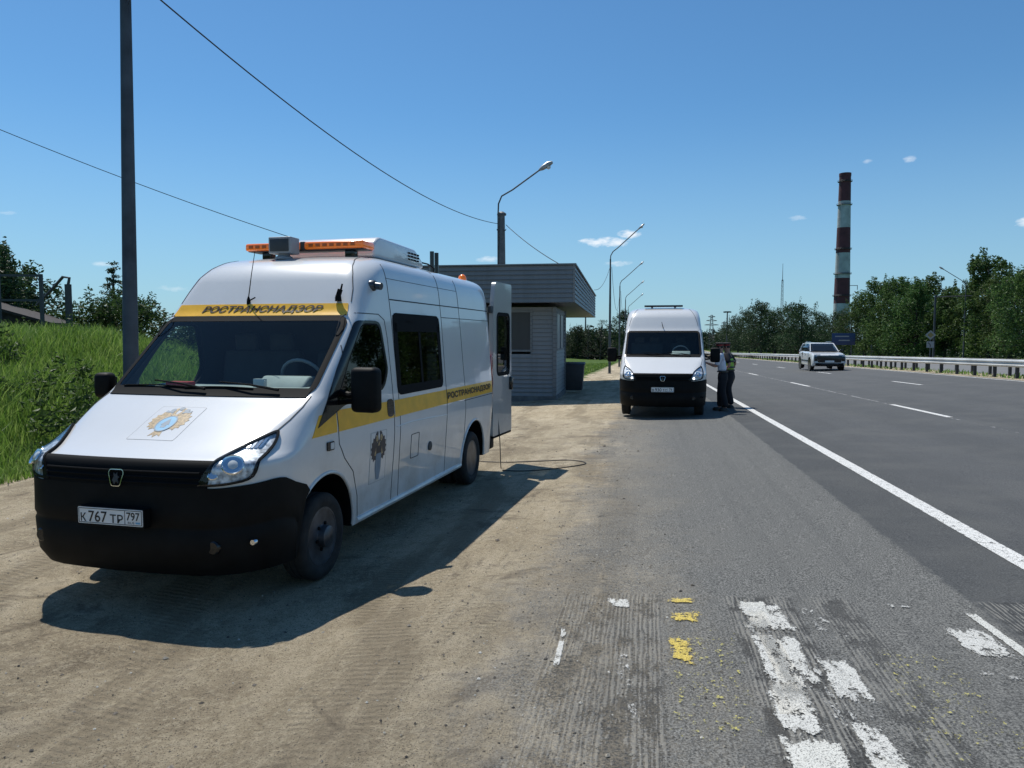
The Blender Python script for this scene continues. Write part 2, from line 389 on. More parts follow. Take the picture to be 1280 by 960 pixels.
    c = T.mix(T.math('MULTIPLY', T.math('MULTIPLY', mask, T.step(groove, .52, .68)), .8), c, (.21, .205, .185))
    c = T.mix(T.math('MULTIPLY', T.math('MULTIPLY', mask, T.math('SUBTRACT', 1, T.step(groove, .28, .52))), .7), c, (.030, .030, .029))
    # dust drifted over the left edge
    dn = T.noise(P, 1.1, 6, .65); dn2 = T.noise(P, 9, 5, .7)
    dedge = T.math('ADD', A, T.math('ADD', T.math('MULTIPLY', T.math('SUBTRACT', dn, .5), 1.7), T.math('MULTIPLY', T.math('SUBTRACT', dn2, .5), .8)))
    dust = T.math('SUBTRACT', 1, T.step(dedge, -1.1, -.35))
    veil = T.math('MULTIPLY', T.math('SUBTRACT', 1, T.step(dedge, -1.2, .7)), .62)
    rdust = T.step(T.math('SUBTRACT', dedge, 0), 14.0, 14.6)
    d = T.math('MAXIMUM', T.math('MAXIMUM', dust, rdust), T.math('MULTIPLY', veil, T.step(agg2, .35, .6)), clamp=True)
    c = T.mix(d, c, dc)
    nt.links.new(c, b.inputs['Base Color']); b.inputs['Roughness'].default_value = .88; b.inputs['Specular IOR Level'].default_value = .25
    h = T.math('MULTIPLY', T.math('ADD', T.math('MULTIPLY', agg, .28), T.math('MULTIPLY', T.math('MULTIPLY', groove, mask), .7)), .3)
    h = T.math('ADD', h, .93)
    hm = T.n('ShaderNodeMix', data_type='FLOAT'); T.put(hm.inputs[0], d); T.put(hm.inputs[2], h); T.put(hm.inputs[3], dh)
    nt.links.new(T.bump(hm.outputs[0], 1.0, .055), b.inputs['Normal'])
    return m
def lines(segs):
    out = [segs[0][0]]
    for a, b_, st in segs:
        n = max(1, round((b_-a)/st)); out += [a+(b_-a)*(i+1)/n for i in range(n)]
    return out
def sheet(name, As, Bs, m, fn, dz=0):
    vs = []; fs = []; nb = len(Bs)
    for a in As:
        for b_ in Bs:
            x, y = xy(a, b_); vs.append((x, y, fn(a, b_)+dz))
    for i in range(len(As)-1):
        for j in range(nb-1): fs.append((i*nb+j, (i+1)*nb+j, (i+1)*nb+j+1, i*nb+j+1))
    me = bpy.data.meshes.new(name); me.from_pydata(vs, [], fs)
    return link(name, me, m, smooth=True)
M['ground'] = make_ground_mat(); M['road'] = make_road_mat()
g = sheet('ground', lines([(-2500, -200, 230), (-200, -40, 20), (-40, -18, 1.1), (-18, 0, .3), (0, 60, 3), (60, 2500, 200)]),
          lines([(-60, -4, 4), (-4, 26, .3), (26, 80, 1.5), (80, 350, 15), (350, 3000, 240)]), M['ground'], lambda a, b_: ground_ab(a, b_)-(.012 if -1.6 < a < 14.3 or 16.9 < a < 31 else 0))
tag(g, kind='structure')
RB = lines([(-20, -4, 4), (-4, 26, .3), (26, 80, 1.5), (80, 350, 15), (350, 1500, 115)])
tag(sheet('road', lines([(-1.8, 0, .3), (0, 14.6, .4)]), RB, M['road'], gz_ab, .004), kind='structure')
M['road_far'] = mat('asphalt_opposite', (.15, .152, .15), .85, var=.1, scale=.6)
tag(sheet('opposite_road', lines([(17.2, 31, 2)]), RB, M['road_far'], gz_ab, .006), kind='structure')

# painted markings
def worn_paint(name, col, amount, scale=9, stretch=.35, edge=.18):
    m, nt, b, out = new_mat(name); T = NT(nt); P = ab_coords(T)
    uv = T.n('ShaderNodeUVMap').outputs[0]; s2 = T.n('ShaderNodeSeparateXYZ'); nt.links.new(uv, s2.inputs[0])
    def tri(v): return T.math('MINIMUM', v, T.math('SUBTRACT', 1, v))
    e = T.math('MULTIPLY', T.math('MINIMUM', T.math('MINIMUM', tri(s2.outputs[0]), tri(s2.outputs[1])), edge), 1/edge)
    n = T.noise(T.mapping(P, scale=(1, stretch, 1)), scale, 6, .72); n2 = T.noise(P, 70, 3, .7)
    n3 = T.noise(T.mapping(P, scale=(1, .22, 1)), 34, 4, .7)
    v = T.math('ADD', T.math('MULTIPLY', n, .5), T.math('ADD', T.math('MULTIPLY', n2, .28), T.math('MULTIPLY', n3, .22)))
    v = T.math('SUBTRACT', v, T.math('MULTIPLY', T.math('SUBTRACT', 1, e), .16))
    a = T.math('MULTIPLY', T.step(v, 1-amount-.025, 1-amount+.025), T.math('SUBTRACT', 1, T.math('MULTIPLY', T.step(T.noise(P, 130, 3, .8), .52, .60), .75)))
    nt.links.new(T.mix(T.noise(P, 30, 5, .7), tuple(c*.62 for c in col), col), b.inputs['Base Color']); b.inputs['Roughness'].default_value = .7
    nt.links.new(a, b.inputs['Alpha']); nt.links.new(T.bump(n2, .4, .004), b.inputs['Normal'])
    return m
def marking(name, quads, m, dz=.009):
    me = bpy.data.meshes.new(name); vs = []; fs = []; uvs = []
    for q in quads:
        (a0, b0), (a1, b1), w0 = q[0], q[1], q[2]; n = max(1, int(abs(b1-b0)/4))
        for i in range(n):
            t0, t1 = i/n, (i+1)/n; k = len(vs)
            for t, sgn in ((t0, -1), (t0, 1), (t1, 1), (t1, -1)):
                a = a0+(a1-a0)*t+sgn*w0/2; b_ = b0+(b1-b0)*t; x, y = xy(a, b_); vs.append((x, y, gz_ab(a, b_)+dz)); uvs.append(((sgn+1)/2, t))
            fs.append((k, k+1, k+2, k+3))
    me.from_pydata(vs, [], fs); l = me.uv_layers.new(name='UVMap')
    for p in me.polygons:
        for li, vi in zip(p.loop_indices, p.vertices): l.data[li].uv = uvs[vi]
    return tag(link(name, me, m), kind='structure')
WP = (.80, .80, .77)
M['line'] = worn_paint('line_paint', WP, .64, 14, 1, .06)
M['line_worn'] = worn_paint('line_paint_worn', (.55, .55, .53), .50, 10, .25, .25)
M['patch'] = worn_paint('patch_paint', (.64, .64, .60), .53, 15, .45, .2)
M['patch_solid'] = worn_paint('patch_paint_thick', (.66, .66, .61), .585, 14, .6, .16)
M['patch_thin'] = worn_paint('patch_paint_thin', (.55, .55, .52), .452, 16, .4, .3)
M['patch_yellow'] = worn_paint('patch_paint_yellow', (.68, .52, .10), .522, 16, 1.2, .3)
M['yellow_flecks'] = worn_paint('paint_yellow_flecks', (.55, .50, .13), .425, 26, .8, .2)
marking('edge_line', [((2.67, -12), (2.67, 600), .16)], M['line'])
marking('far_edge_line', [((13.8, 0), (13.8, 600), .16)], M['line'])
dash = []
for k in range(-1, 14): dash.append(((6.25, 16.7+13.6*k), (6.25, 20.5+13.6*k), .13)); dash.append(((9.95, 29.3+13.6*(k-1)), (9.95, 32.6+13.6*(k-1)), .13))
marking('lane_dashes', dash, M['line'])
marking('lane_joint', [((6.22, -10), (6.22, 140), .09)], M['line_worn'], .007)
marking('old_white_marking', [((.67, 4.80), (.67, 4.50), .18), ((.655, 2.55), (.68, 3.12), .25), ((.95, 2.5), (.93, 3.02), .15), ((1.885, 4.70), (1.93, 3.85), .06)], M['patch_solid'], .010)
marking('worn_white_marking', [((.70, 4.78), (.74, 4.25), .30), ((.64, 4.60), (.68, 3.30), .17), ((.74, 4.3), (.76, 3.5), .22), ((.94, 4.0), (.96, 3.38), .2), ((.655, 3.62), (.665, 3.08), .22), ((.93, 3.3), (.93, 2.9), .16), ((1.74, 4.46), (1.76, 3.98), .26), ((-.455, 4.28), (-.44, 3.62), .04), ((-.17, 4.80), (-.14, 4.60), .15)], M['patch'], .011)
marking('faint_white_marking', [((.98, 4.85), (1.02, 4.1), .28), ((.86, 4.3), (.92, 2.9), .36), ((1.9, 4.3), (2.1, 3.3), .5), ((-.12, 4.3), (-.05, 2.9), .16), ((1.1, 4.86), (1.7, 4.70), .5), ((2.0, 3.6), (1.5, 3.9), .3), ((2.3, 4.7), (2.4, 3.9), .3)], M['patch_thin'], .012)
marking('yellow_marking', [((.25, 4.84), (.25, 4.70), .25), ((.25, 4.60), (.25, 4.34), .26), ((.20, 4.24), (.20, 3.70), .17)], M['patch_yellow'], .012)
marking('yellow_flecks', [((.32, 4.5), (.30, 2.75), .55), ((1.35, 4.3), (1.3, 2.8), .6)], M['yellow_flecks'], .013)

# loose stones and clods on the dirt
def pebbles():
    rnd = random.Random(4); mb = MB()
    base = [Vector(p) for p in ((1, 0, 0), (-1, 0, 0), (0, 1, 0), (0, -1, 0), (0, 0, 1), (0, 0, -1))]
    F = [(0, 2, 4), (2, 1, 4), (1, 3, 4), (3, 0, 4), (2, 0, 5), (1, 2, 5), (3, 1, 5), (0, 3, 5)]
    for i in range(12000):
        b_ = 1.6+abs(rnd.gauss(0, 1))*7; a = rnd.uniform(-8.5, -.2) if rnd.random() < .85 else rnd.uniform(-.9, .4)
        if rnd.random() < .04: a, b_ = rnd.uniform(14.5, 17), rnd.uniform(26, 80)
        r = min(.025, .0038*math.exp(rnd.gauss(0, .5)))*(1 if b_ < 12 else 1.6)
        x, y = xy(a, b_); R = Matrix.Rotation(rnd.random()*6, 3, 'Z'); z = ground_ab(a, b_)+(.004 if a > -1.6 else 0)
        mb.add([R @ Vector((v.x*r*rnd.uniform(.7, 1.5), v.y*r*rnd.uniform(.6, 1.2), v.z*r*.7))+Vector((x, y, z+r*.3)) for v in base], F)
    m, nt, b, out = new_mat('pebble'); T = NT(nt); g_ = T.n('ShaderNodeNewGeometry')
    nt.links.new(T.ramp(g_.outputs['Random Per Island'], (0, (.05, .045, .04)), (.5, (.22, .19, .15)), (.85, (.35, .32, .26)), (1, (.6, .58, .52))), b.inputs['Base Color']); b.inputs['Roughness'].default_value = .9
    tag(mb.build('gravel', m), 'scattered grit and small stones on the dirt shoulder', 'gravel', kind='stuff')
pebbles()
# ------------------------------------------------------------------ high-roof van: surface description
def interp(tab):
    def f(z):
        if z <= tab[0][0]: return tab[0][1]
        for (a, b_), (c, d) in zip(tab, tab[1:]):
            if z <= c: return b_+(d-b_)*(z-a)/(c-a)
        return tab[-1][1]
    return f
def smooth_interp(tab, w=.02):
    g_ = interp(tab); return lambda z: (g_(z-w)+g_(z-w/2)+g_(z)+g_(z+w/2)+g_(z+w))/5
F_ = smooth_interp([(.20, .13), (.36, .03), (.67, .02), (.93, .025), (1.03, .04), (1.065, .065), (1.085, .14), (1.12, .24), (1.19, .39), (1.28, .56), (1.36, .72), (1.44, .90), (1.48, .96), (2.08, 1.64), (2.14, 1.70), (2.30, 1.81), (2.47, 1.93), (2.57, 2.05), (2.64, 2.20), (2.69, 2.42), (2.72, 2.7), (2.745, 3.1)], .012)
W_ = smooth_interp([(.20, .97), (.35, .985), (.6, 1.0), (1.0, 1.03), (1.2, 1.03), (1.46, 1.01), (2.1, .965), (2.42, .935), (2.54, .91), (2.62, .87), (2.665, .80), (2.70, .68), (2.73, .50), (2.745, .38)], .016)
R_ = smooth_interp([(.20, 5.86), (2.2, 5.86), (2.5, 5.84), (2.6, 5.79), (2.68, 5.70), (2.745, 5.45)])
RX = interp([(.2, .38), (.9, .38), (1.1, .36), (1.25, .26), (1.42, .11), (2.1, .10), (2.3, .15), (2.6, .24), (2.745, .2)])
RY = interp([(.2, .44), (.9, .45), (1.1, .42), (1.25, .34), (1.42, .17), (2.1, .16), (2.3, .22), (2.6, .30), (2.745, .25)])
SAG = interp([(.2, .10), (1.0, .09), (1.4, .06), (2.1, .05), (2.745, .05)])
def front_y(x, z):
    x = abs(x); w = W_(z); rx = RX(z); ry = RY(z); x = min(x, w)
    y = F_(z)+SAG(z)*(x/w)**2
    if x > w-rx: y += ry*(1-sqrt(max(0, 1-((x-w+rx)/rx)**2)))
    return y
def side_x(y, z):
    w = W_(z); rx = RX(z); ry = RY(z); y1 = F_(z)+SAG(z)+ry
    if y >= y1: return w
    t = min(1, (y1-y)/ry); return w-rx+rx*sqrt(max(0, 1-t*t))
def P_front(x, z, off=0):
    p = Vector((x, front_y(x, z), z))
    if off:
        e = .01; dx = Vector((2*e, front_y(x+e, z)-front_y(x-e, z), 0)); dz = Vector((0, front_y(x, z+e)-front_y(x, z-e), 2*e))
        n = dx.cross(dz).normalized(); n = n if n.y < 0 else -n; p += n*off
    return p
def P_side(y, z, off=0, sgn=1):
    p = Vector((side_x(y, z), y, z))
    if off:
        e = .01; dy = Vector((side_x(y+e, z)-side_x(y-e, z), 2*e, 0)); dz = Vector((side_x(y, z+e)-side_x(y, z-e), 0, 2*e))
        n = dy.cross(dz).normalized(); n = n if n.x > 0 else -n; p += n*off
    p.x *= sgn; return p
def left(y, z, off=0): return P_side(y, z, off, 1)
def right(y, z, off=0): return P_side(y, z, off, -1)

def slice_pts(z, ins=0, nf=9, nc=8, nside=44):
    """closed outline at height z; ins = inset for the inner cavity"""
    w = W_(z)-ins; rx = min(RX(z), w-.05); ry = RY(z); f = F_(z)+ins; rr = R_(z)-ins; s = SAG(z)
    if ins:
        f = max(f, 1.12 if z < 1.40 else f+.01)
    pts = []
    for i in range(nf): pts.append(((w-rx)*i/nf, f+s*(((w-rx)*i/nf)/w)**2))
    for i in range(nc+1):
        t = i/nc*pi/2; x = w-rx+rx*sin(t); pts.append((x, f+s*(x/w)**2+ry*(1-cos(t))))
    y0 = pts[-1][1]; rc = .10
    for i in range(1, nside): pts.append((w, y0+(rr-rc-y0)*i/nside))
    for i in range(5):
        t = i/4*pi/2; pts.append((w-rc+rc*cos(t), rr-rc+rc*sin(t)))
    for i in range(1, 5): pts.append(((w-rc)*(1-i/5), rr))
    mir = [(-x, y) for x, y in reversed(pts) if x > 1e-6]
    return [Vector((x, y, z)) for x, y in pts]+[Vector((0, rr, z))]+[Vector((x, y, z)) for x, y in mir]
def loft(name, zs, ins, mats):
    vs = []; fs = []
    for z in zs: vs += slice_pts(z, ins)
    n = len(vs)//len(zs)
    for i in range(len(zs)-1):
        for j in range(n): fs.append((i*n+j, i*n+(j+1) % n, (i+1)*n+(j+1) % n, (i+1)*n+j))
    fs.append(tuple(range(n-1, -1, -1))); fs.append(tuple((len(zs)-1)*n+j for j in range(n)))
    me = bpy.data.meshes.new(name); me.from_pydata(vs, [], fs)
    bm = bmesh.new(); bm.from_mesh(me); bmesh.ops.recalc_face_normals(bm, faces=bm.faces); bm.to_mesh(me); bm.free()
    for m_ in mats: me.materials.append(m_)
    return me
def prism_obj(poly, h0, h1, plane, m_):
    mb = MB(); mb.prism(poly, h0, h1, plane); me = mb.mesh('cutter'); me.materials.append(m_)
    o = bpy.data.objects.new('cutter', me); COL.objects.link(o); return o
def round_poly(poly, r, n=4):
    """rounds the corners of a 2D polygon; r may be a list"""
    out = []; k = len(poly)
    for i, p in enumerate(poly):
        p = Vector(p); a = Vector(poly[i-1])-p; c = Vector(poly[(i+1) % k])-p
        ri = r[i] if isinstance(r, (list, tuple)) else r; d = min(ri, a.length*.45, c.length*.45)
        if d < 1e-4: out.append(tuple(p)); continue
        p0 = p+a.normalized()*d; p1 = p+c.normalized()*d
        for j in range(n+1):
            t = j/n; out.append(tuple(p0*(1-t)**2+p*2*t*(1-t)+p1*t*t))
    return out
def bool_cut(me, cutters):
    o = bpy.data.objects.new('tmp', me); COL.objects.link(o)
    for c in cutters:
        md = o.modifiers.new('b', 'BOOLEAN'); md.operation = 'DIFFERENCE'; md.object = c; md.solver = 'EXACT'; md.material_mode = 'TRANSFER'
    bpy.context.view_layer.update(); dg = bpy.context.evaluated_depsgraph_get()
    out = bpy.data.meshes.new_from_object(o.evaluated_get(dg), depsgraph=dg)
    bpy.data.objects.remove(o)
    for c in cutters: bpy.data.objects.remove(c)
    return out
def tessellate(poly, step, holes=()):
    """2D polygon (with optional holes) cut on a grid: returns (verts2d, faces)"""
    loops = [[Vector((p[0], p[1], 0)) for p in poly]]+[[Vector((p[0], p[1], 0)) for p in h] for h in holes]
    tris = geometry.tessellate_polygon(loops); flat = [p for l in loops for p in l]
    bm = bmesh.new(); bv = [bm.verts.new(p) for p in flat]
    for t in tris:
        try: bm.faces.new([bv[i] for i in t])
        except ValueError: pass
    for ax in (0, 1):
        lo = min(p[ax] for p in flat); hi = max(p[ax] for p in flat); k = math.floor(lo/step)+1
        while k*step < hi:
            co = Vector((0, 0, 0)); co[ax] = k*step; no = Vector((0, 0, 0)); no[ax] = 1
            bmesh.ops.bisect_plane(bm, geom=bm.verts[:]+bm.edges[:]+bm.faces[:], plane_co=co, plane_no=no, dist=1e-6); k += 1
    return bm
def patch(name, polys, surf, off, m_, parent, thick=.004, step=.05, smooth=True):
    """2D outlines laid on a surface function as a thin shell with a rim.  polys: list of outlines or (outline, holes)"""
    big = bmesh.new()
    for pl in polys:
        holes = ()
        if isinstance(pl, tuple) and len(pl) == 2 and isinstance(pl[0], list): pl, holes = pl
        bm = tessellate(pl, step, holes)
        top = {v: big.verts.new(surf(v.co.x, v.co.y, off)) for v in bm.verts}
        bot = {}
        for f in bm.faces:
            c_ = f.calc_center_median(); ow = surf(c_.x, c_.y, off+.01)-surf(c_.x, c_.y, off)
            nf_ = big.faces.new([top[v] for v in f.verts]); nf_.normal_update()
            if nf_.normal.dot(ow) < 0: nf_.normal_flip()
        for e in bm.edges:
            if len(e.link_faces) == 1:
                for v in e.verts:
                    if v not in bot: bot[v] = big.verts.new(surf(v.co.x, v.co.y, off-thick))
                a, b_ = e.verts
                big.faces.new([top[a], top[b_], bot[b_], bot[a]])
        bm.free()
    me = bpy.data.meshes.new(name); big.to_mesh(me); big.free()
    return link(name, me, m_, parent, smooth, 35)
def ring(outer, inner): return (outer, [inner])
def inset_poly(poly, d):
    c = Vector((sum(p[0] for p in poly)/len(poly), sum(p[1] for p in poly)/len(poly)))
    out = []; k = len(poly)
    for i, p in enumerate(poly):
        p = Vector(p); a = (p-Vector(poly[i-1])); b_ = (Vector(poly[(i+1) % k])-p)
        if a.length < 1e-6: a = b_
        if b_.length < 1e-6: b_ = a
        n = (Vector((-a.y, a.x)).normalized()+Vector((-b_.y, b_.x)).normalized())
        n = n.normalized() if n.length > 1e-6 else Vector((0, 0))
        if (c-p).dot(n) < 0: n = -n
        out.append(tuple(p+n*d))
    return out
def text_mesh(s, size, shear=0, bold=0, sx=1, align='CENTER'):
    cu = bpy.data.curves.new('t', 'FONT'); cu.body = s; cu.size = size; cu.shear = shear; cu.offset = bold; cu.align_x = align; cu.align_y = 'CENTER'
    cu.resolution_u = 3
    o = bpy.data.objects.new('t', cu); COL.objects.link(o); bpy.context.view_layer.update()
    dg = bpy.context.evaluated_depsgraph_get(); me = bpy.data.meshes.new_from_object(o.evaluated_get(dg))
    bpy.data.objects.remove(o); me.materials.clear()
    for v in me.vertices: v.co.x *= sx
    return me
def text_on(name, s, size, surf, off, m_, parent, u0, v0, flip=1, shear=0, bold=0, width=None, height=None, embolden=0):
    me = text_mesh(s, size, shear, bold)
    xs = [v.co.x for v in me.vertices]; ys = [v.co.y for v in me.vertices]
    cx, cy = (min(xs)+max(xs))/2, (min(ys)+max(ys))/2
    kx = width/(max(xs)-min(xs)) if width else 1; ky = height/(max(ys)-min(ys)) if height else 1
    bm = bmesh.new(); bm.from_mesh(me)
    for v in bm.verts:
        v.co = Vector(((v.co.x-cx)*kx, (v.co.y-cy)*ky, 0))
    lo = min(v.co.x for v in bm.verts); hi = -lo; x = lo+.06
    while x < hi:
        bmesh.ops.bisect_plane(bm, geom=bm.verts[:]+bm.edges[:]+bm.faces[:], plane_co=(x, 0, 0), plane_no=(1, 0, 0)); x += .03
    for yy_ in (-.02, 0, .02): bmesh.ops.bisect_plane(bm, geom=bm.verts[:]+bm.edges[:]+bm.faces[:], plane_co=(0, yy_, 0), plane_no=(0, 1, 0))
    for v in bm.verts: v.co = surf(u0+v.co.x*flip, v0+v.co.y, off)
    bm.to_mesh(me); bm.free()
    if embolden:        # a few hair-shifted copies thicken the strokes
        src_v = [v.co.copy() for v in me.vertices]; src_f = [tuple(p.vertices) for p in me.polygons]; m2 = MB(); e = embolden
        t_u = (surf(u0+.01, v0, off)-surf(u0-.01, v0, off)).normalized(); t_v = (surf(u0, v0+.01, off)-surf(u0, v0-.01, off)).normalized(); nn = (surf(u0, v0, off+.01)-surf(u0, v0, off)).normalized()
        for k, (du, dv) in enumerate(((0, 0), (e, 0), (-e, 0), (0, e*.7), (0, -e*.7), (e*.7, e*.6), (-e*.7, -e*.6))): m2.add([v+t_u*du+t_v*dv+nn*(.00025*k) for v in src_v], src_f)
        me = bpy.data.meshes.new(name); me.from_pydata(m2.v, [], m2.f)
    return link(name, me, m_, parent)

ZS = [.30, .36, .45, .55, .67, .8, .93, 1.0, 1.03, 1.05, 1.07, 1.09, 1.12, 1.155, 1.19, 1.235, 1.28, 1.32, 1.36, 1.40, 1.44, 1.46, 1.48, 1.52, 1.6, 1.7, 1.8, 1.9, 2.0, 2.05, 2.09, 2.14, 2.2, 2.25, 2.3, 2.36, 2.42, 2.47, 2.52, 2.56, 2.59, 2.62, 2.645, 2.665, 2.68, 2.695, 2.705, 2.715, 2.725, 2.735, 2.745]
ZI = [.90, 1.0, 1.2, 1.38, 1.42, 1.5, 1.8, 2.1, 2.3, 2.45, 2.55, 2.62, 2.66]
HUB_F, HUB_R, WR = 1.045, 4.97, .342
WIND = round_poly([(-.915, 1.475), (.915, 1.475), (.885, 2.07), (-.885, 2.07)], .07)
DOORG = round_poly([(1.20, 1.375), (1.38, 1.39), (2.14, 1.455), (2.235, 1.62), (2.14, 2.03), (1.78, 2.03), (1.50, 1.74)], [.02, .0, .09, .05, .08, .08, .1])
SIDEG = round_poly([(2.50, 1.39), (3.72, 1.39), (3.72, 2.105), (2.50, 2.105)], .05)

def van_body_mesh():
    body = loft('body', ZS, 0, [M['white']])
    cut = []
    inner = bpy.data.objects.new('c', loft('c', ZI, .045, [M['interior']])); COL.objects.link(inner); cut.append(inner)
    for hy in (HUB_F, HUB_R):
        for sx in (-1, 1):
            mb = MB(); r = .49
            mb.lathe([(r, sx*.60 if sx > 0 else -1.3), (r, 1.3 if sx > 0 else -.60)], (0, hy, .35), 'X', 48)
            me = mb.mesh('c'); me.materials.append(M['black_plastic']); o = bpy.data.objects.new('c', me); COL.objects.link(o); cut.append(o)
    cut.append(prism_obj(WIND, .6, 2.0, 'XZ', M['gasket']))
    cut.append(prism_obj(DOORG, -1.3, -.7, 'YZ', M['gasket'])); cut.append(prism_obj(DOORG, .7, 1.3, 'YZ', M['gasket']))
    cut.append(prism_obj(SIDEG, .7, 1.3, 'YZ', M['gasket']))
    cut.append(prism_obj([(.03, .66), (.84, .66), (.84, 2.35), (.03, 2.35)], 5.7, 6.4, 'XZ', M['interior']))
    me = bool_cut(body, cut)
    me.polygons.foreach_set('use_smooth', [True]*len(me.polygons)); me.set_sharp_from_angle(angle=radians(38))
    return me
BODY = van_body_mesh()

def wheel(parent, x, y, sgn, dual=False, cover='silver'):
    """tyre and rim; sgn = side facing outwards"""
    t = MB(); r = WR; w = .21; ri = .225
    prof = [(ri, -.085), (ri+.03, -.1), (r-.06, -.108), (r-.018, -.098), (r, -.075), (r, -.03), (r-.008, -.026), (r-.008, -.018), (r, -.014), (r, .014), (r-.008, .018), (r-.008, .026), (r, .03), (r, .075), (r-.018, .098), (r-.06, .108), (ri+.03, .1), (ri, .085)]
    t.lathe(prof, (x, y, r), 'X', 40)
    ty = t.build('wheel', M['rubber'], parent, smooth=True, angle=50)
    k = MB(); s = sgn
    dish = -.03 if dual else .055
    k.lathe([(ri+.004, s*.088), (ri-.012, s*.09), (ri-.02, s*.07), (ri-.035, s*.045), (ri-.06, s*(dish+.0)), (.115, s*(dish+.02)), (.09, s*(dish+.035)), (.085, s*(dish+.085)), (.055, s*(dish+.10)), (.0, s*(dish+.102))], (x, y, r), 'X', 40)
    for i in range(6):
        a = i*pi/3+.2; k.lathe([(.014, -s*.006), (.014, s*.016), (0, s*.02)], (x+s*(dish+.028), y+.103*cos(a), r+.103*sin(a)), 'X', 8, mi=1)
    for i in range(8):
        a = i*pi/4; c = (x+s*(dish+.008), y+.15*cos(a), r+.15*sin(a)); k.lathe([(.02, -s*.006), (.02, s*.004)], c, 'X', 10, mi=1)
    k.build('rim', [M[cover], M['gasket']], ty, smooth=True, angle=35)
    return ty

def make_van(name, inspect, plate_main, plate_region):
    V = empty(name)
    me = BODY if inspect else BODY.copy()
    body = bpy.data.objects.new('body', me); COL.objects.link(body); body.parent = V
    # ---- bumper and grille, black plastic over the nose
    def nose(x, z, off=0): return P_front(x, z, off)
    grille = round_poly([(-.66, .88), (.66, .88), (.70, 1.068), (-.70, 1.068)], .02)
    patch('grille', [grille], P_front, .012, M['gasket'], V, .03, .02)
    g2 = MB()
    gp = [c for c in V.children if c.name.startswith('grille')][0]
    for i, z in enumerate((.93, .965, 1.0)):
        pts = [P_front(-.62+1.24*k/14, z, .022) for k in range(15)]; g2.tube(pts, .007, 6)
    g2.build('grille_bars', M['gasket'], gp, smooth=True)
    # bumper as a shell that wraps from the centre to the wheel arch: param u along the outline
    def outline(u, z, off):
        """u = signed distance-like parameter: |u|<=.62 front, beyond it the side at y=..."""
        s = 1 if u >= 0 else -1; u = abs(u); w = W_(z); rx = RX(z); xe = w-rx
        if u <= .55: p = P_front(xe*u/.55, z, off)
        elif u <= 1.05:
            t = (u-.55)/.5*pi/2; x = xe+rx*sin(t); y = F_(z)+SAG(z)*(x/w)**2+RY(z)*(1-cos(t)); n = Vector((sin(t)/rx, -cos(t)/RY(z), 0)).normalized(); p = Vector((x, y, z))+n*off
        else:
            y1 = F_(z)+SAG(z)+RY(z); ya = HUB_F-sqrt(max(.01, .495**2-(z-.35)**2)) if abs(z-.35) < .48 else HUB_F-.1; p = Vector((w+off, y1+(max(ya, y1+.005)-y1)*(u-1.05)/.07, z))
        p.x *= s; return p
    def bumper_top(u):
        u = abs(u)
        return interp([(0, .90), (.62, .90), (.80, .915), (.90, .93), (.96, .93), (1.05, .87), (1.12, .765), (1.2, .75)])(u)
    mbv = []; us = [-1.12+2.24*i/60 for i in range(61)]; zs_n = 12
    def btop(u): return bumper_top(u)
    vs_ = []; fs_ = []
    prof = [(0, -.01), (.0, .013), (.10, .015), (.25, .020), (.40, .026), (.43, .018), (.47, .018), (.50, .028), (.68, .030), (.85, .024), (1.0, .008), (1.0, -.02)]
    zb = .29
    for u in us:
        zt = btop(u)
        fade = ss(1.13, .98, abs(u)) if False else 1
        for t, off in prof:
            z = zt+(zb-zt)*t; vs_.append(outline(u, z, off))
    k = len(prof)
    for i in range(len(us)-1):
        for j in range(k-1): fs_.append((i*k+j, (i+1)*k+j, (i+1)*k+j+1, i*k+j+1))
    fs_.append(tuple(range(k))); fs_.append(tuple((len(us)-1)*k+j for j in range(k-1, -1, -1)))
    bme = bpy.data.meshes.new('bumper'); bme.from_pydata(vs_, [], fs_)
    bmm = bmesh.new(); bmm.from_mesh(bme); bmesh.ops.recalc_face_normals(bmm, faces=bmm.faces); bmm.to_mesh(bme); bmm.free()
    bmp = link('bumper', bme, M['black_plastic'], V, True, 50)
    for s in (-1, 1):
        fl = MB(); c = outline(s*.62, .50, .022); fl.lathe([(.0, -.012), (.04, -.014), (.05, -.006), (.052, .01)], c, 'Y', 16)
        fl.build('fog_lamp', M['gloss_black'], bmp, smooth=True)
    tw = MB(); c = outline(.80, .52, .05); tw.lathe([(.018, -.02), (.022, -.012), (.022, .01)], c, 'Y', 12); tw.build('tow_cap', M['chrome'] if inspect else M['black_plastic'], bmp, smooth=True)
    # ---- badge frame on the grille
    bd = [(-.05, 1.01), (.05, 1.01), (.064, .985), (.036, .895), (-.036, .895), (-.064, .985)]
    b_out = round_poly(bd, .02); b_in = inset_poly(b_out, .006)
    bg = patch('badge', [ring(b_out, b_in)], P_front, .036, M['chrome'], V, .012)
    deer = [(-.028, .935), (-.016, .96), (-.022, .985), (-.003, .97), (.008, .988), (.010, .965), (.028, .955), (.015, .945), (.022, .915), (.004, .93), (-.012, .91)]
    patch('badge_figure', [deer], P_front, .034, M['steel_dark'], bg, .008)
    # ---- licence plate
    def plate_s(x, z, off): return Vector((x, -.055-off, z))
    pl = patch('licence_plate', [round_poly([(-.26, .645), (.26, .645), (.26, .757), (-.26, .757)], .008)], plate_s, .012, M['plate'], V, .02, .5, False)
    fr_o = round_poly([(-.268, .628), (.268, .628), (.268, .763), (-.268, .763)], .01)
    patch('plate_holder', [fr_o], plate_s, .008, M['black_plastic'], pl, .06, .5, False)
    def line_rect(x0, z0, x1, z1): return [(x0, z0), (x1, z0), (x1, z1), (x0, z1)]
    o_ = line_rect(-.254, .651, .254, .751); i_ = line_rect(-.250, .655, .250, .747)
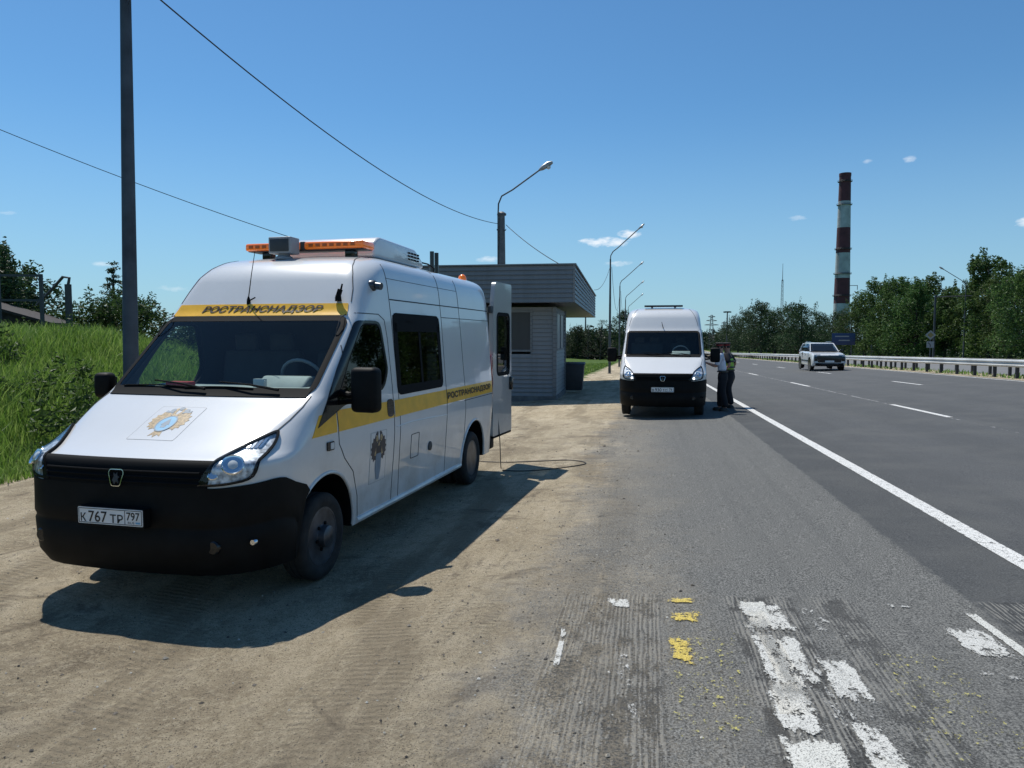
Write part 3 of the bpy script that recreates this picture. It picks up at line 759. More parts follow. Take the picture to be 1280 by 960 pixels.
    patch('plate_border', [ring(o_, i_), line_rect(.118, .655, .122, .747)], plate_s, .0135, M['plate_black'], pl, .0012, .6, False)
    L0 = plate_main; big = L0[1:4]; 
    text_on('plate_characters', L0[0], .08, plate_s, .0138, M['plate_black'], pl, -.215, .689, width=.045, height=.058, bold=.001)
    text_on('plate_characters', big, .1, plate_s, .0138, M['plate_black'], pl, -.098, .697, width=.150, height=.076, bold=.001)
    text_on('plate_characters', L0[4:], .08, plate_s, .0138, M['plate_black'], pl, .053, .689, width=.105, height=.058, bold=.001)
    text_on('plate_characters', plate_region, .07, plate_s, .0138, M['plate_black'], pl, .186, .711, width=.105 if len(plate_region) > 2 else .07, height=.056, bold=.001)
    text_on('plate_characters', 'RUS', .02, plate_s, .0138, M['plate_black'], pl, .170, .668, width=.05, height=.016)
    patch('plate_flag', [line_rect(.205, .662, .240, .674)], plate_s, .0135, M['blue'], pl, .0012, .6, False)
    # ---- head lamps
    for s in (-1, 1):
        def sf(x, z, off, s=s):
            p = P_front(x, z, off); p.x *= s; return p
        outl = round_poly([(.60, .915), (.78, .925), (.905, .95), (.93, 1.05), (.92, 1.17), (.895, 1.23), (.80, 1.17), (.715, 1.095), (.66, 1.02)], [.02, .05, .06, .05, .04, .02, .05, .03, .02], 3)
        hl = patch('headlight', [outl], sf, -.012 if False else .004, M['headlamp_back'], V, .03)
        # lens shell
        patch('lens', [outl], sf, .022, M['lens'], hl, .018, .02)
        patch('lens_rim', [ring(inset_poly(outl, -.006), inset_poly(outl, .008))], sf, .020, M['gasket'], hl, .02)
        cpos = sf(.81, 1.05, .0); n = (sf(.81, 1.05, .02)-cpos).normalized()
        q = n.to_track_quat('Z', 'Y').to_matrix()
        def lat(prof, c, nm, m_, n_=20):
            mb = MB(); mb.lathe(prof, (0, 0, 0), 'Z', n_); mb.v = [tuple(q @ Vector(v)+c) for v in mb.v]; return mb.build(nm, m_, hl, smooth=True)
        lat([(.076, .006), (.070, .013), (.062, .007), (.05, .004), (.03, .003), (0, .0025)], cpos+n*.002, 'reflector', M['chrome'])
        lat([(.034, .003), (.03, .012), (.016, .017), (0, .018)], cpos+n*.002, 'bulb', M['lampglass'])
        c2 = sf(.70, .985, 0); 
        mb = MB(); mb.lathe([(.036, .006), (.03, .012), (.0, .008)], (0, 0, 0), 'Z', 14); mb.v = [tuple(q @ Vector(v)+c2) for v in mb.v]; mb.build('turn_signal', M['chrome'], hl, smooth=True)
        if not inspect:
            mb = MB(); c3 = sf(.71, .965, .014); mb.lathe([(.042, 0), (.036, .016), (0, .024)], (0, 0, 0), 'Z', 14); mb.v = [tuple(q @ (Vector(v)*.62)+c3) for v in mb.v]; mb.build('lit_bulb', M['bulb'], hl, smooth=True)
        ribs = [[(.79+.022*i, 1.13), (.805+.022*i, 1.13), (.805+.022*i, 1.155+.012*i), (.79+.022*i, 1.145+.012*i)] for i in range(4)]
        patch('lamp_ribs', ribs, sf, .012, M['chrome'], hl, .008)
    # ---- windscreen, wipers
    gl_o = inset_poly(WIND, -.012)
    ws = patch('windscreen', [gl_o], P_front, .004, M['glass'], V, .004)
    patch('windscreen_frame', [ring(inset_poly(WIND, -.022), inset_poly(WIND, .022))], P_front, .006, M['gasket'], V, .02, .025)
    patch('cowl', [[(-.90, 1.44), (.90, 1.44), (.91, 1.505), (-.91, 1.505)]], P_front, .0075, M['gasket'], V, .02)
    for x0, x1, z1 in ((-.52, .02, 1.535), (.10, .66, 1.53)):
        w = MB(); a = P_front(x0 if x0 < 0 else x0, 1.475, .03); 
        base = P_front(x1, 1.47, .035); tip = P_front(x0, z1, .03)
        w.tube([base, base.lerp(tip, .45)+Vector((0, -.015, .012)), tip], [.012, .008, .006], 6)
        pts = [P_front(x0-.30+.62*i/8, z1-.035+.008*sin(i/8*pi)+.05*(i/8)*0, .014) for i in range(9)]
        w.tube(pts, .0065, 6); w.build('wiper', M['gasket'], V, smooth=True)
    # ---- side glass
    for s, sf in ((1, left), (-1, right)):
        patch('door_window', [inset_poly(DOORG, -.004)], sf, .003, M['tint'] if s > 0 else M['glass'], V, .004)
        patch('window_seal', [ring(inset_poly(DOORG, -.028), inset_poly(DOORG, .012))], sf, .006, M['gasket'], V, .02)
        tri = (round_poly([(.885, 1.215), (1.34, 1.35), (2.15, 1.43), (2.27, 1.60), (2.17, 2.055), (1.71, 2.055), (1.30, 1.66)], [.01, .02, .10, .06, .09, .06, .02]), [inset_poly(DOORG, -.002)])
        patch('quarter_panel', [tri], sf, .0065, M['gloss_black'], V, .01, .015)
    sw = patch('side_window', [inset_poly(SIDEG, -.03)], left, .004, M['tint'], V, .006)
    patch('window_band', [[(2.47, 1.965), (3.75, 1.965), (3.75, 2.12), (2.47, 2.12)], ring(inset_poly(SIDEG, -.04), inset_poly(SIDEG, .05)), [(3.10, 1.40), (3.155, 1.40), (3.155, 1.98), (3.10, 1.98)]], left, .007, M['gasket'], sw, .008)
    # ---- panel gaps
    def seam(pts, sf, w=.007):
        polys = []
        for (a, b_), (c, d) in zip(pts, pts[1:]):
            v = Vector((c-a, d-b_)); 
            if v.length < 1e-5: continue
            n = Vector((-v.y, v.x)).normalized()*w/2; e = v.normalized()*w*.3
            a, b_, c, d = a-e.x, b_-e.y, c+e.x, d+e.y
            polys.append([(a-n.x, b_-n.y), (c-n.x, d-n.y), (c+n.x, d+n.y), (a+n.x, b_+n.y)])
        return polys
    def arc(cx, cy, r, a0, a1, n=10): return [(cx+r*cos(radians(a0+(a1-a0)*i/n)), cy+r*sin(radians(a0+(a1-a0)*i/n))) for i in range(n+1)]
    for s, sf in ((1, left), (-1, right)):
        door = [(1.62, .36), (1.60, .55), (1.50, .78), (1.33, .92), (1.23, 1.05), (1.21, 1.33)]
        door2 = [(1.52, 1.98), (1.60, 2.08), (1.75, 2.12), (2.15, 2.12), (2.27, 2.07), (2.31, 1.9), (2.34, 1.5), (2.35, .8), (2.33, .36)]
        segs = seam(door, sf)+seam(door2, sf)+seam([(1.21, 1.33), (1.52, 1.98)], sf)
        segs += seam([(2.50, .36), (2.49, 1.0), (2.43, 2.2), (2.40, 2.60)], sf)+seam([(3.86, .36), (3.85, 2.3), (3.84, 2.66)], sf)+seam([(4.55, .50), (4.55, 1.2), (4.50, 2.60)], sf)
        segs += seam([(2.44, 2.27), (5.77, 2.27)], sf, .011)+seam([(3.85, 2.135), (5.77, 2.135)], sf, .007)+seam([(4.5, 1.13), (5.77, 1.13)], sf, .008)
        segs += seam([(2.42, 2.47), (4.5, 2.47)], sf, .004)
        patch('panel_gaps', segs, sf, .0025, M['seam'], V, .003, .04)
        # pressed swage line and sill as slim raised mouldings
        def rail(pts, r, nm, m_):
            t = MB(); t.tube([sf(y, z, -.002) for y, z in pts], r, 8); t.build(nm, m_, V, smooth=True)
        rail([(2.40, 1.055), (2.8, 1.06), (3.3, 1.045), (3.85, 1.02)], .006, 'swage_line', M['white'])
        rail([(1.60, .335), (4.45, .335)], .028, 'sill', M['white'])
        # wheel-arch lips
        for hy in (HUB_F, HUB_R):
            a0, a1 = (-4, 150 if hy == HUB_F else 184)
            t = MB(); t.tube([sf(hy+.496*cos(radians(a)), .35+.496*sin(radians(a)), .0) for a in [a0+(a1-a0)*i/24 for i in range(25)]], .014, 8)
            t.build('arch_lip', M['white'], V, smooth=True)
        patch('side_lamp', [round_poly([(1.02, 1.02), (1.13, 1.02), (1.13, 1.09), (1.02, 1.09)], .012)], sf, .012, M['gloss_black'], V, .012)
        patch('side_lamp_lens', [round_poly([(1.065, 1.03), (1.12, 1.03), (1.12, 1.08), (1.065, 1.08)], .008)], sf, .015, M['lampglass'], V, .004)
        # door handle recess + handle
        patch('door_handle', [round_poly([(2.18, 1.165), (2.335, 1.165), (2.335, 1.33), (2.18, 1.33)], .06)], sf, .006, M['gloss_black'], V, .008)
    for s in (-1, 1):
        def hs(x, z, off, s=s):
            p = P_front(x, z, off); p.x *= s; return p
        patch('bonnet_gap', seam([(.885, 1.235), (.915, 1.30), (.935, 1.38), (.93, 1.45)], hs, .008), hs, .003, M['seam'], V, .003, .04)
        t = MB(); sf = left if s > 0 else right
        c = sf(1.30, 1.46, 0)
        t.tube([c, c+Vector((s*.10, -.03, -.02)), c+Vector((s*.18, -.05, .0))], [.03, .028, .03], 8)
        t.tube([c+Vector((0, -.02, -.08)), c+Vector((s*.18, -.06, -.06))], [.02, .02], 8)
        arm = t.build('mirror_arm', M['black_plastic'], V, smooth=True)
        mw, mhh = (.235, .36) if s > 0 or not inspect else (.15, .22)
        h = MB(); h.box(c+Vector((s*(.14+mw/2), -.06, .03)), (mw, .14, mhh), M=Matrix.Rotation(-s*.12, 3, 'Z')); mh = h.build('mirror', M['black_plastic'], V, bevel=.045, seg=4)
        h = MB(); h.box(c+Vector((s*(.14+mw/2), .016, .03)), (mw-.05, .006, mhh-.08), M=Matrix.Rotation(-s*.12, 3, 'Z')); h.build('mirror_glass', M['chrome'], mh, bevel=.002)
    # ---- wheels and running gear
    for s in (-1, 1):
        wheel(V, s*.885, HUB_F, s, False, 'silver')
        wheel(V, s*.885, HUB_R, s, True, 'steel_dark' if not inspect else 'silver'); wheel(V, s*.66, HUB_R, s, True, 'steel_dark')
    u = MB(); u.box((0, 3.0, .36), (1.2, 4.6, .16)); u.tube([(-.8, HUB_R, .36), (.8, HUB_R, .36)], .07, 12); u.tube([(-.8, HUB_F, .32), (.8, HUB_F, .32)], .05, 12)
    u.box((.0, 5.4, .35), (1.5, .9, .10)); u.box((0, .65, .38), (1.1, .7, .22)); u.build('chassis', M['interior'], V, bevel=.02)
    # ---- cab interior
    it = MB(); it.box((0, 1.30, 1.26), (1.74, .50, .30)); it.prism([(1.08, 1.40), (1.55, 1.40), (1.52, 1.50), (1.30, 1.495), (1.10, 1.455)], -.84, .84, 'YZ'); it.prism([(1.28, 1.48), (1.56, 1.48), (1.54, 1.575), (1.42, 1.585)], .22, .68, 'YZ')
    dsh = it.build('dashboard', M['dash'], V, bevel=.04, seg=3)
    st = MB(); q = Matrix.Rotation(radians(-32), 3, 'X')
    ringp = [q @ Vector((.205*cos(a), 0, .205*sin(a))) for a in [2*pi*i/24 for i in range(25)]]
    q2 = Matrix.Rotation(radians(28), 3, 'X')
    ringp = [q2 @ Vector((.205*cos(a), 0, .205*sin(a)))+Vector((.44, 1.72, 1.53)) for a in [2*pi*i/24 for i in range(25)]]
    st.tube(ringp, .016, 8, cap=False); st.tube([(.44, 1.56, 1.44), (.44, 1.70, 1.52)], .035, 8)
    for a in (0, pi, -pi/2): st.tube([Vector((.44, 1.71, 1.53)), q2 @ Vector((.2*cos(a), 0, .2*sin(a)))+Vector((.44, 1.72, 1.53))], .014, 6)
    st.build('steering_wheel', M['grey_plastic'], V, smooth=True)
    for x, wd in ((.45, .5), (-.42, .85)):
        s_ = MB(); s_.box((x, 2.12, 1.02), (wd, .5, .16)); s_.box((x, 2.40, 1.42), (wd, .14, .72), M=Matrix.Rotation(radians(-10), 3, 'X'))
        for hx in ((x,) if wd < .6 else (x-.2, x+.2)): s_.box((hx, 2.47, 1.86), (.26, .10, .18))
        s_.build('seat', M['interior'], V, bevel=.04, seg=3)
    # interior mirror/visor bits
    bk = MB(); bk.box((0, 2.75, 1.5), (1.75, .03, 1.7)); bk.build('bulkhead', M['interior'], V)
    # ---- rear lamps, rear bumper, doors
    for s in (-1, 1):
        t = MB(); t.box((s*.95, 5.83, 1.35), (.12, .10, .62)); t.build('tail_light', M['tail'], V, bevel=.02)
    t = MB(); t.box((0, 5.92, .42), (1.96, .22, .20)); t.build('rear_bumper', M['black_plastic'], V, bevel=.03)
    return V
M['tail'] = mat('tail_lamp_red', (.35, .02, .015), .2, coat=.6)
M['headlamp_back'] = mat('lamp_housing', (.58, .61, .65), .35, .25, var=.35, scale=30)
def rear_door(V, hinge_x, ang, sgn):
    """one leaf of the rear doors, hinged at the body's corner; local x runs from hinge to free edge"""
    D = empty('rear_door', (hinge_x, 5.88, 0), 0); D.parent = V
    D.rotation_euler = (0, 0, ang)
    prof = interp([(.48, 0), (1.2, 0), (2.1, .06), (2.5, .10), (2.62, .16)])
    def s1(x, z, off): return Vector((x*(-sgn), .02+off, z))
    outl = round_poly([(0.0, .50), (.88, .50), (.88, 2.70), (.12, 2.70), (.02, 2.3)], [.03, .03, .03, .08, .2])
    win = round_poly([(.22, 1.40), (.74, 1.40), (.74, 2.22), (.22, 2.22)], .06)
    patch('door_panel', [(outl, [win])], s1, .045, M['shaded_dusty_white'], D, .06, .3)
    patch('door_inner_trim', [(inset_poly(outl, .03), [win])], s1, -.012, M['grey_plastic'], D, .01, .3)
    patch('door_glass', [inset_poly(win, -.03)], s1, .03, M['tint'], D, .008, .3)
    patch('glass_seal', [ring(inset_poly(win, -.05), win)], s1, .05, M['gasket'], D, .02, .3)
    for z in (.8, 1.5, 2.3):
        t = MB(); t.box((0, .03, z), (.09, .05, .10)); t.build('hinge', M['steel_dark'], D, bevel=.008)
    t = MB(); t.box((-sgn*.80, .085, 1.22), (.07, .05, .20)); t.build('handle', M['gloss_black'], D, bevel=.015)
    t = MB(); t.box((-sgn*.44, .03, .485), (.86, .07, .04)); t.build('bottom_seal', M['gasket'], D, bevel=.01)
    return D

# ------------------------------------------------------------------ the inspection van (near)
van = make_van('inspection_van', True, 'К767ТР', '797')
van.location = (-2.6955, 4.987, -.287); van.rotation_euler = (0, 0, -.2494)
tag(van, 'nearer white van with yellow stripe, orange light bar and open rear door, parked on dirt', 'van')
band = round_poly([(-.875, 2.098), (.875, 2.098), (.85, 2.205), (-.85, 2.205)], .01)
sb = patch('roof_stripe', [band], P_front, .005, M['yellow'], van, .005, .02)
text_on('stripe_lettering', 'РОСТРАНСНАДЗОР', .1, P_front, .009, M['text'], sb, .03, 2.150, shear=.28, bold=.0008, width=1.20, height=.070, embolden=.0032)
ys1 = patch('side_stripe', [[(.80, 1.15), (1.195, 1.15), (1.195, 1.31), (.93, 1.31)], [(1.225, 1.15), (2.335, 1.15), (2.335, 1.31), (1.225, 1.325)], [(2.365, 1.15), (3.84, 1.15), (3.84, 1.31), (2.365, 1.31)], [(3.865, 1.15), (5.75, 1.15), (5.75, 1.31), (3.865, 1.31)]], left, .0032, M['yellow'], van, .004)
text_on('stripe_lettering', 'РОСТРАНСНАДЗОР', .1, left, .0075, M['text'], ys1, 4.76, 1.23, bold=.0012, embolden=.0035, width=1.78, height=.085)
ys2 = patch('side_stripe', [[(.80, 1.15), (3.84, 1.15), (5.75, 1.15), (5.75, 1.31), (.93, 1.31)]], right, .0032, M['yellow'], van, .004)
text_on('stripe_lettering', 'РОСТРАНСНАДЗОР', .1, right, .0075, M['text'], ys2, 4.76, 1.23, flip=-1, bold=.0012, embolden=.0035, width=1.78, height=.085)

def seam_polys(pts, w=.007):
    out = []
    for (a, b_), (c, d) in zip(pts, pts[1:]):
        v = Vector((c-a, d-b_)); n = Vector((-v.y, v.x)).normalized()*w/2; out.append([(a-n.x, b_-n.y), (c-n.x, d-n.y), (c+n.x, d+n.y), (a+n.x, b_+n.y)])
    return out
def roof_features(V):
    for s in (-1, 1):
        def hs(x, z, off, s=s):
            p = P_front(x, z, off); p.x *= s; return p
        patch('roof_cap_gap', seam_polys([(.865, 2.22), (.84, 2.34), (.79, 2.48), (.72, 2.60), (.66, 2.67)], .006), hs, .003, M['seam'], V, .003, .02)
# emblem on the bonnet: gold double-headed eagle behind a blue oval shield, on a square vinyl
def ell(cx, cy, rx, ry, n=24, a0=0, a1=360): return [(cx+rx*cos(radians(a0+(a1-a0)*i/n)), cy+ry*sin(radians(a0+(a1-a0)*i/n))) for i in range(n if abs(a1-a0) >= 360 else n+1)]
def eagle(cx, cy, w, h):
    """left wing, right wing (fans of feathers), two heads, body, tail"""
    polys = []
    for s in (-1, 1):
        pts = [(.05, .10), (.12, .30), (.20, .40)]
        for i in range(7):
            a = radians(82-i*24); r = .5-.015*i
            pts.append((.16+r*cos(a)*.66, .04+r*sin(a)*.82)); a2 = radians(82-i*24-12); pts.append((.16+(r-.09)*cos(a2)*.66, .04+(r-.09)*sin(a2)*.82))
        pts += [(.14, -.22), (.05, -.18)]
        polys.append([(cx+s*x*w, cy+y*h) for x, y in pts])
        hd = [(.02, .28), (.06, .42), (.04, .50), (.09, .54), (.16, .49), (.20, .45), (.13, .44), (.11, .36), (.10, .25)]
        polys.append([(cx+s*x*w, cy+y*h) for x, y in hd])
    polys.append([(cx+x*w, cy+y*h) for x, y in [(-.06, .3), (.06, .3), (.10, 0), (.06, -.2), (.14, -.48), (.05, -.42), (0, -.52), (-.05, -.42), (-.14, -.48), (-.06, -.2), (-.10, 0)]])
    return polys
def hood(x, yy, off): return _hood(x, yy, off)
_FY = [(front_y(0, z/1000), z/1000) for z in range(1050, 1450, 5)]
def _hood(x, y, off):
    """point on the bonnet at plan position (x, y)"""
    lo, hi = 1.03, 1.46
    for _ in range(30):
        mid = (lo+hi)/2
        if front_y(x, mid) < y: lo = mid
        else: hi = mid
    return P_front(x, (lo+hi)/2, off)
ex0, ey0 = -.02, .54
em = patch('bonnet_emblem', [round_poly([(ex0-.20, ey0-.20), (ex0+.20, ey0-.20), (ex0+.20, ey0+.20), (ex0-.20, ey0+.20)], .015)], _hood, .0015, M['white'], van, .002)
patch('emblem_edge', [ring(round_poly([(ex0-.20, ey0-.20), (ex0+.20, ey0-.20), (ex0+.20, ey0+.20), (ex0-.20, ey0+.20)], .015), round_poly([(ex0-.197, ey0-.197), (ex0+.197, ey0-.197), (ex0+.197, ey0+.197), (ex0-.197, ey0+.197)], .015))], _hood, .002, M['grey_plastic'], em, .001)
patch('emblem_eagle', eagle(ex0, ey0, .36, .33), _hood, .0035, M['gold'], em, .002, .04)
patch('emblem_crowns', [ell(ex0+dx, ey0+.15+dy, .022, .020, 10) for dx, dy in ((-.06, 0), (.06, 0), (0, .022))]+[[(ex0-.11, ey0+.12), (ex0-.04, ey0+.115), (ex0-.04, ey0+.13), (ex0-.11, ey0+.145)], [(ex0+.11, ey0+.12), (ex0+.04, ey0+.115), (ex0+.04, ey0+.13), (ex0+.11, ey0+.145)]], _hood, .0045, M['bluegrey'], em, .002, .04)
sh = patch('emblem_shield', [ell(ex0, ey0-.015, .078, .092)], _hood, .0052, M['blue'], em, .002, .04)
patch('shield_device', [[(ex0-.035, ey0-.03), (ex0, ey0+.045), (ex0+.035, ey0-.03), (ex0+.02, ey0-.03), (ex0+.02, ey0-.06), (ex0-.02, ey0-.06), (ex0-.02, ey0-.03)], ring(ell(ex0, ey0-.015, .078, .092), ell(ex0, ey0-.015, .068, .082))], _hood, .0062, M['bluegrey'], sh, .001, .04)
# emblem on the cab door
dy0, dz0 = 1.99, .83
de = patch('door_emblem', [[(dy0-.17, dz0-.23), (dy0+.17, dz0-.23), (dy0+.17, dz0+.23), (dy0-.17, dz0+.23)]], left, .0022, M['white'], van, .002)
patch('emblem_edge', [ring([(dy0-.17, dz0-.23), (dy0+.17, dz0-.23), (dy0+.17, dz0+.23), (dy0-.17, dz0+.23)], [(dy0-.167, dz0-.227), (dy0+.167, dz0-.227), (dy0+.167, dz0+.227), (dy0-.167, dz0+.227)])], left, .0032, M['grey_plastic'], de, .002)
patch('emblem_eagle', eagle(dy0, dz0+.05, .36, .34), left, .0045, M['eagle_dark'], de, .002)
patch('emblem_heads', [ell(dy0-.045, dz0+.17, .026, .03, 10), ell(dy0+.045, dz0+.17, .026, .03, 10), [(dy0-.02, dz0+.10), (dy0+.0, dz0+.15), (dy0+.02, dz0+.10)], [(dy0-.09, dz0+.02), (dy0-.06, dz0+.09), (dy0-.05, dz0+.01)], [(dy0+.09, dz0+.02), (dy0+.06, dz0+.09), (dy0+.05, dz0+.01)]], left, .0055, M['gold'], de, .001)
patch('emblem_shield', [round_poly([(dy0-.055, dz0+.03), (dy0+.055, dz0+.03), (dy0+.06, dz0-.10), (dy0+.03, dz0-.21), (dy0-.03, dz0-.21), (dy0-.06, dz0-.10)], .015)], left, .0062, M['bluegrey'], de, .001)
# filler flap and exhaust grommet on the load side
patch('filler_flap', [ring(round_poly([(2.78, .68), (3.0, .68), (3.0, .93), (2.78, .93)], .02), round_poly([(2.786, .686), (2.994, .686), (2.994, .924), (2.786, .924)], .02))], left, .003, M['seam'], van, .003)
t = MB(); c = left(3.33, .735, 0); t.lathe([(.05, -.01), (.05, .012), (.035, .018), (0, .012)], c, 'X', 16); t.build('heater_outlet', M['steel_dark'], van, smooth=True)
# small silver camera above the cab door
t = MB(); c = left(2.10, 2.38, 0); t.lathe([(.05, -.02), (.05, .02), (.042, .03)], c, 'X', 16); t.tube([c+Vector((.02, 0, 0)), c+Vector((.09, -.01, -.01))], .033, 12); t.build('side_camera', M['silver'], van, smooth=True)
# roof pod for the light bar, the amber bar in two halves, search light, aerials, cooler
def roof_z(x, y):
    lo, hi = 2.4, 2.745
    for _ in range(25):
        m_ = (lo+hi)/2
        if abs(x) < W_(m_) and front_y(x, m_) < y: lo = m_
        else: hi = m_
    return lo
for x in (-.45, .47):
    t = MB(); t.box((x, 2.62, 2.75), (.10, .10, .10)); t.build('light_bar_bracket', M['gloss_black'], van, bevel=.01)
t = MB()
for x0, x1 in ((-.64, -.02), (.02, .66)): t.box(((x0+x1)/2, 2.62, 2.815), (x1-x0, .27, .075))
lb = t.build('light_bar', M['amber'], van, bevel=.022, seg=3)
t = MB(); t.box((.01, 2.62, 2.78), (1.26, .22, .02)); t.box((0, 2.62, 2.815), (.05, .25, .08)); t.build('light_bar_base', M['steel_dark'], lb, bevel=.004)
for i in range(14):
    t = MB(); t.box(((-.57+.075*i) if i < 7 else (.10+.075*(i-7)), 2.485, 2.815), (.045, .012, .03)); t.build('flash_module', M['amber_dark'], lb)
t = MB(); t.lathe([(.085, 0), (.085, .025), (.055, .04), (.055, .06)], (-.12, 2.36, 2.665), 'Z', 20); t.box((-.12, 2.36, 2.80), (.24, .17, .16))
sl = t.build('search_light', M['grey_plastic'], van, bevel=.02, seg=3)
t = MB(); t.box((-.12, 2.272, 2.80), (.20, .01, .12)); t.build('search_light_glass', M['steel_dark'], sl, bevel=.003)
t = MB(); t.prism(round_poly([(2.85, 2.73), (4.25, 2.73), (4.25, 2.80), (4.0, 2.93), (3.0, 2.95), (2.88, 2.88)], .05), -.42, .60, 'YZ')
ac = t.build('roof_cooler', M['white'], van, bevel=.03, seg=3)
t = MB()
for i in range(4):
    for j in range(3): t.box((.603, 3.80+.09*i-.0*j, 2.80+.035*j), (.006, .06, .018))
t.build('cooler_vents', M['gasket'], ac)
def aerial(x, z, h, lean, two=False):
    b0 = P_front(x, z, .0); t = MB()
    t.lathe([(.018, -.01), (.016, .03), (.007, .06)], b0, 'Z', 10)
    t.tube([b0+Vector((0, 0, .05)), b0+Vector((lean*.5, 0, .05+h/2)), b0+Vector((lean, .01, .05+h))], [.005, .0035, .0028], 6)
    if two: t.tube([b0+Vector((0, 0, .02)), b0+Vector((.08, -.02, .05))], .006, 6)
    t.build('aerial', M['gasket'], van, smooth=True)
aerial(-.12, 2.215, .42, .07, True)
t = MB(); b0 = P_front(.76, 2.225, 0)
t.box(b0+Vector((.005, -.02, .06)), (.035, .03, .09), M=Matrix.Rotation(.35, 3, 'Y')); t.tube([b0+Vector((0, -.01, .02)), b0+Vector((.04, -.02, .15))], [.012, .007], 6)
t.lathe([(.03, 0), (.025, .05), (.0, .07)], b0+Vector((0, -.02, .0)), 'Z', 10)
t.build('antenna_mount', M['gasket'], van, smooth=True)
t = MB(); t.tube([(.62, 4.55, 2.70), (.62, 4.56, 2.76), (.60, 4.4, 2.80), (.55, 4.0, 2.81)], .010, 6); t.lathe([(.04, 0), (.03, .03), (.0, .04)], (.62, 4.55, 2.68), 'Z', 10); t.build('roof_cable', M['gasket'], van, smooth=True)
for y in (4.95, 5.12):
    t = MB(); t.tube([(.45, y, 2.70), (.45, y, 3.02)], .028, 10); t.build('roof_post', M['gloss_black'], van, smooth=True)
t = MB(); t.lathe([(.06, -.03), (.062, .05), (.05, .10), (.02, .125), (0, .128)], (.60, 5.75, 2.66), 'Z', 16); bc = t.build('beacon', M['amber'], van, smooth=True)
t = MB(); t.lathe([(.066, -.04), (.07, -.02), (.066, .0)], (.60, 5.75, 2.66), 'Z', 16); t.build('beacon_base', M['gloss_black'], bc, smooth=True)
# things on the dashboard seen through the screen
t = MB(); t.box((.30, 1.26, 1.53), (.10, .05, .07)); t.tube([(.30, 1.26, 1.48), (.36, 1.24, 1.55)], .008, 6); t.build('dash_bracket', M['vinyl_white'], van, bevel=.01)
t = MB(); t.box((-.50, 1.30, 1.51), (.22, .12, .04)); t.build('red_cloth', mat('red_cloth', (.35, .03, .03), .9), van, bevel=.015)
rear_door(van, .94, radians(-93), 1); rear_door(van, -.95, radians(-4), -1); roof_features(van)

# ------------------------------------------------------------------ second van farther on
van2 = make_van('cargo_van', False, 'В930ТС', '76')
van2.location = (3.54, 17.35, gz(3.7, 18.2)+.01); van2.rotation_euler = (0, 0, -.2007)
tag(van2, 'plain white van with lit headlights stopped on the asphalt beside the two people', 'van')
t = MB(); t.box((0, 2.5, 2.755), (1.0, .25, .045)); t.box((-.3, 2.5, 2.73), (.06, .2, .04)); t.box((.3, 2.5, 2.73), (.06, .2, .04)); t.build('roof_bar', M['gloss_black'], van2, bevel=.012)
t = MB(); b0 = P_front(0, 2.16, 0); t.tube([b0, b0+Vector((-.04, -.02, .16))], [.012, .006], 6); t.build('aerial', M['gasket'], van2, smooth=True)
t = MB(); t.box((.38, 1.23, 1.495), (.34, .22, .012), M=Matrix.Rotation(.2, 3, 'Z')); t.box((.28, 1.20, 1.51), (.20, .2, .01), M=Matrix.Rotation(-.3, 3, 'Z')); t.build('papers', M['paper'], van2)
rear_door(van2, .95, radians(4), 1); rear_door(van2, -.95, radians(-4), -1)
roof_features(van2)
# ------------------------------------------------------------------ roadside post building with overhanging roof
def lap_siding(mb, p0, p1, z0, z1, pitch=.15, depth=.034, outward=None, holes=(), mi=0):
    """horizontal lap boards between two plan points; holes = (t0, t1, za, zb) openings in metres along the wall"""
    p0 = Vector(p0); p1 = Vector(p1); d = (p1-p0).normalized(); L = (p1-p0).length; n = Vector((d.y, -d.x))
    if outward is not None and n.dot(Vector(outward)) < 0: n = -n
    z = z0
    while z < z1-1e-4:
        zt = min(z1, z+pitch); spans = [(0, L)]
        for a, b_, za, zb in holes:
            if zt > za+.01 and z < zb-.01:
                ns = []
                for s0, s1 in spans:
                    if b_ <= s0 or a >= s1: ns.append((s0, s1)); continue
                    if a > s0: ns.append((s0, a))
                    if b_ < s1: ns.append((b_, s1))
                spans = ns
        for s0, s1 in spans:
            A = p0+d*s0; B = p0+d*s1
            q = [A+n*depth, B+n*depth, B+n*.002, A+n*.002]
            k = [A-n*.06, B-n*.06]
            vs = [(*q[0], z), (*q[1], z), (*q[2], zt), (*q[3], zt), (*k[0], z), (*k[1], z), (*k[1], zt), (*k[0], zt)]
            mb.add(vs, [(0, 1, 2, 3), (4, 7, 6, 5), (0, 4, 5, 1), (3, 2, 6, 7), (0, 3, 7, 4), (1, 5, 6, 2)], mi)
        z = zt
def siding_mat(name, col, z0=None, pitch=.15):
    m, nt, b, out = new_mat(name); T = NT(nt); tc = T.n('ShaderNodeTexCoord').outputs['Object']
    st = T.noise(T.mapping(tc, scale=(1, 1, .12)), 3, 6, .65); n2 = T.noise(tc, 1.2, 5)
    c = T.mix(T.math('MULTIPLY', T.step(st, .45, .7), .35), col, tuple(c*.55 for c in col)); c = T.mix(T.math('MULTIPLY', T.step(n2, .5, .7), .2), c, tuple(min(1, c*1.2) for c in col))
    if z0 is not None:      # dark open joint under each lap board
        sp = T.n('ShaderNodeSeparateXYZ'); nt.links.new(tc, sp.inputs[0])
        fr = T.math('FRACT', T.math('DIVIDE', T.math('SUBTRACT', sp.outputs[2], z0), pitch))
        c = T.mix(T.math('MULTIPLY', T.math('SUBTRACT', 1, T.step(fr, .10, .2)), .6), c, tuple(v*.3 for v in col))
    nt.links.new(c, b.inputs['Base Color']); b.inputs['Roughness'].default_value = .5
    return m
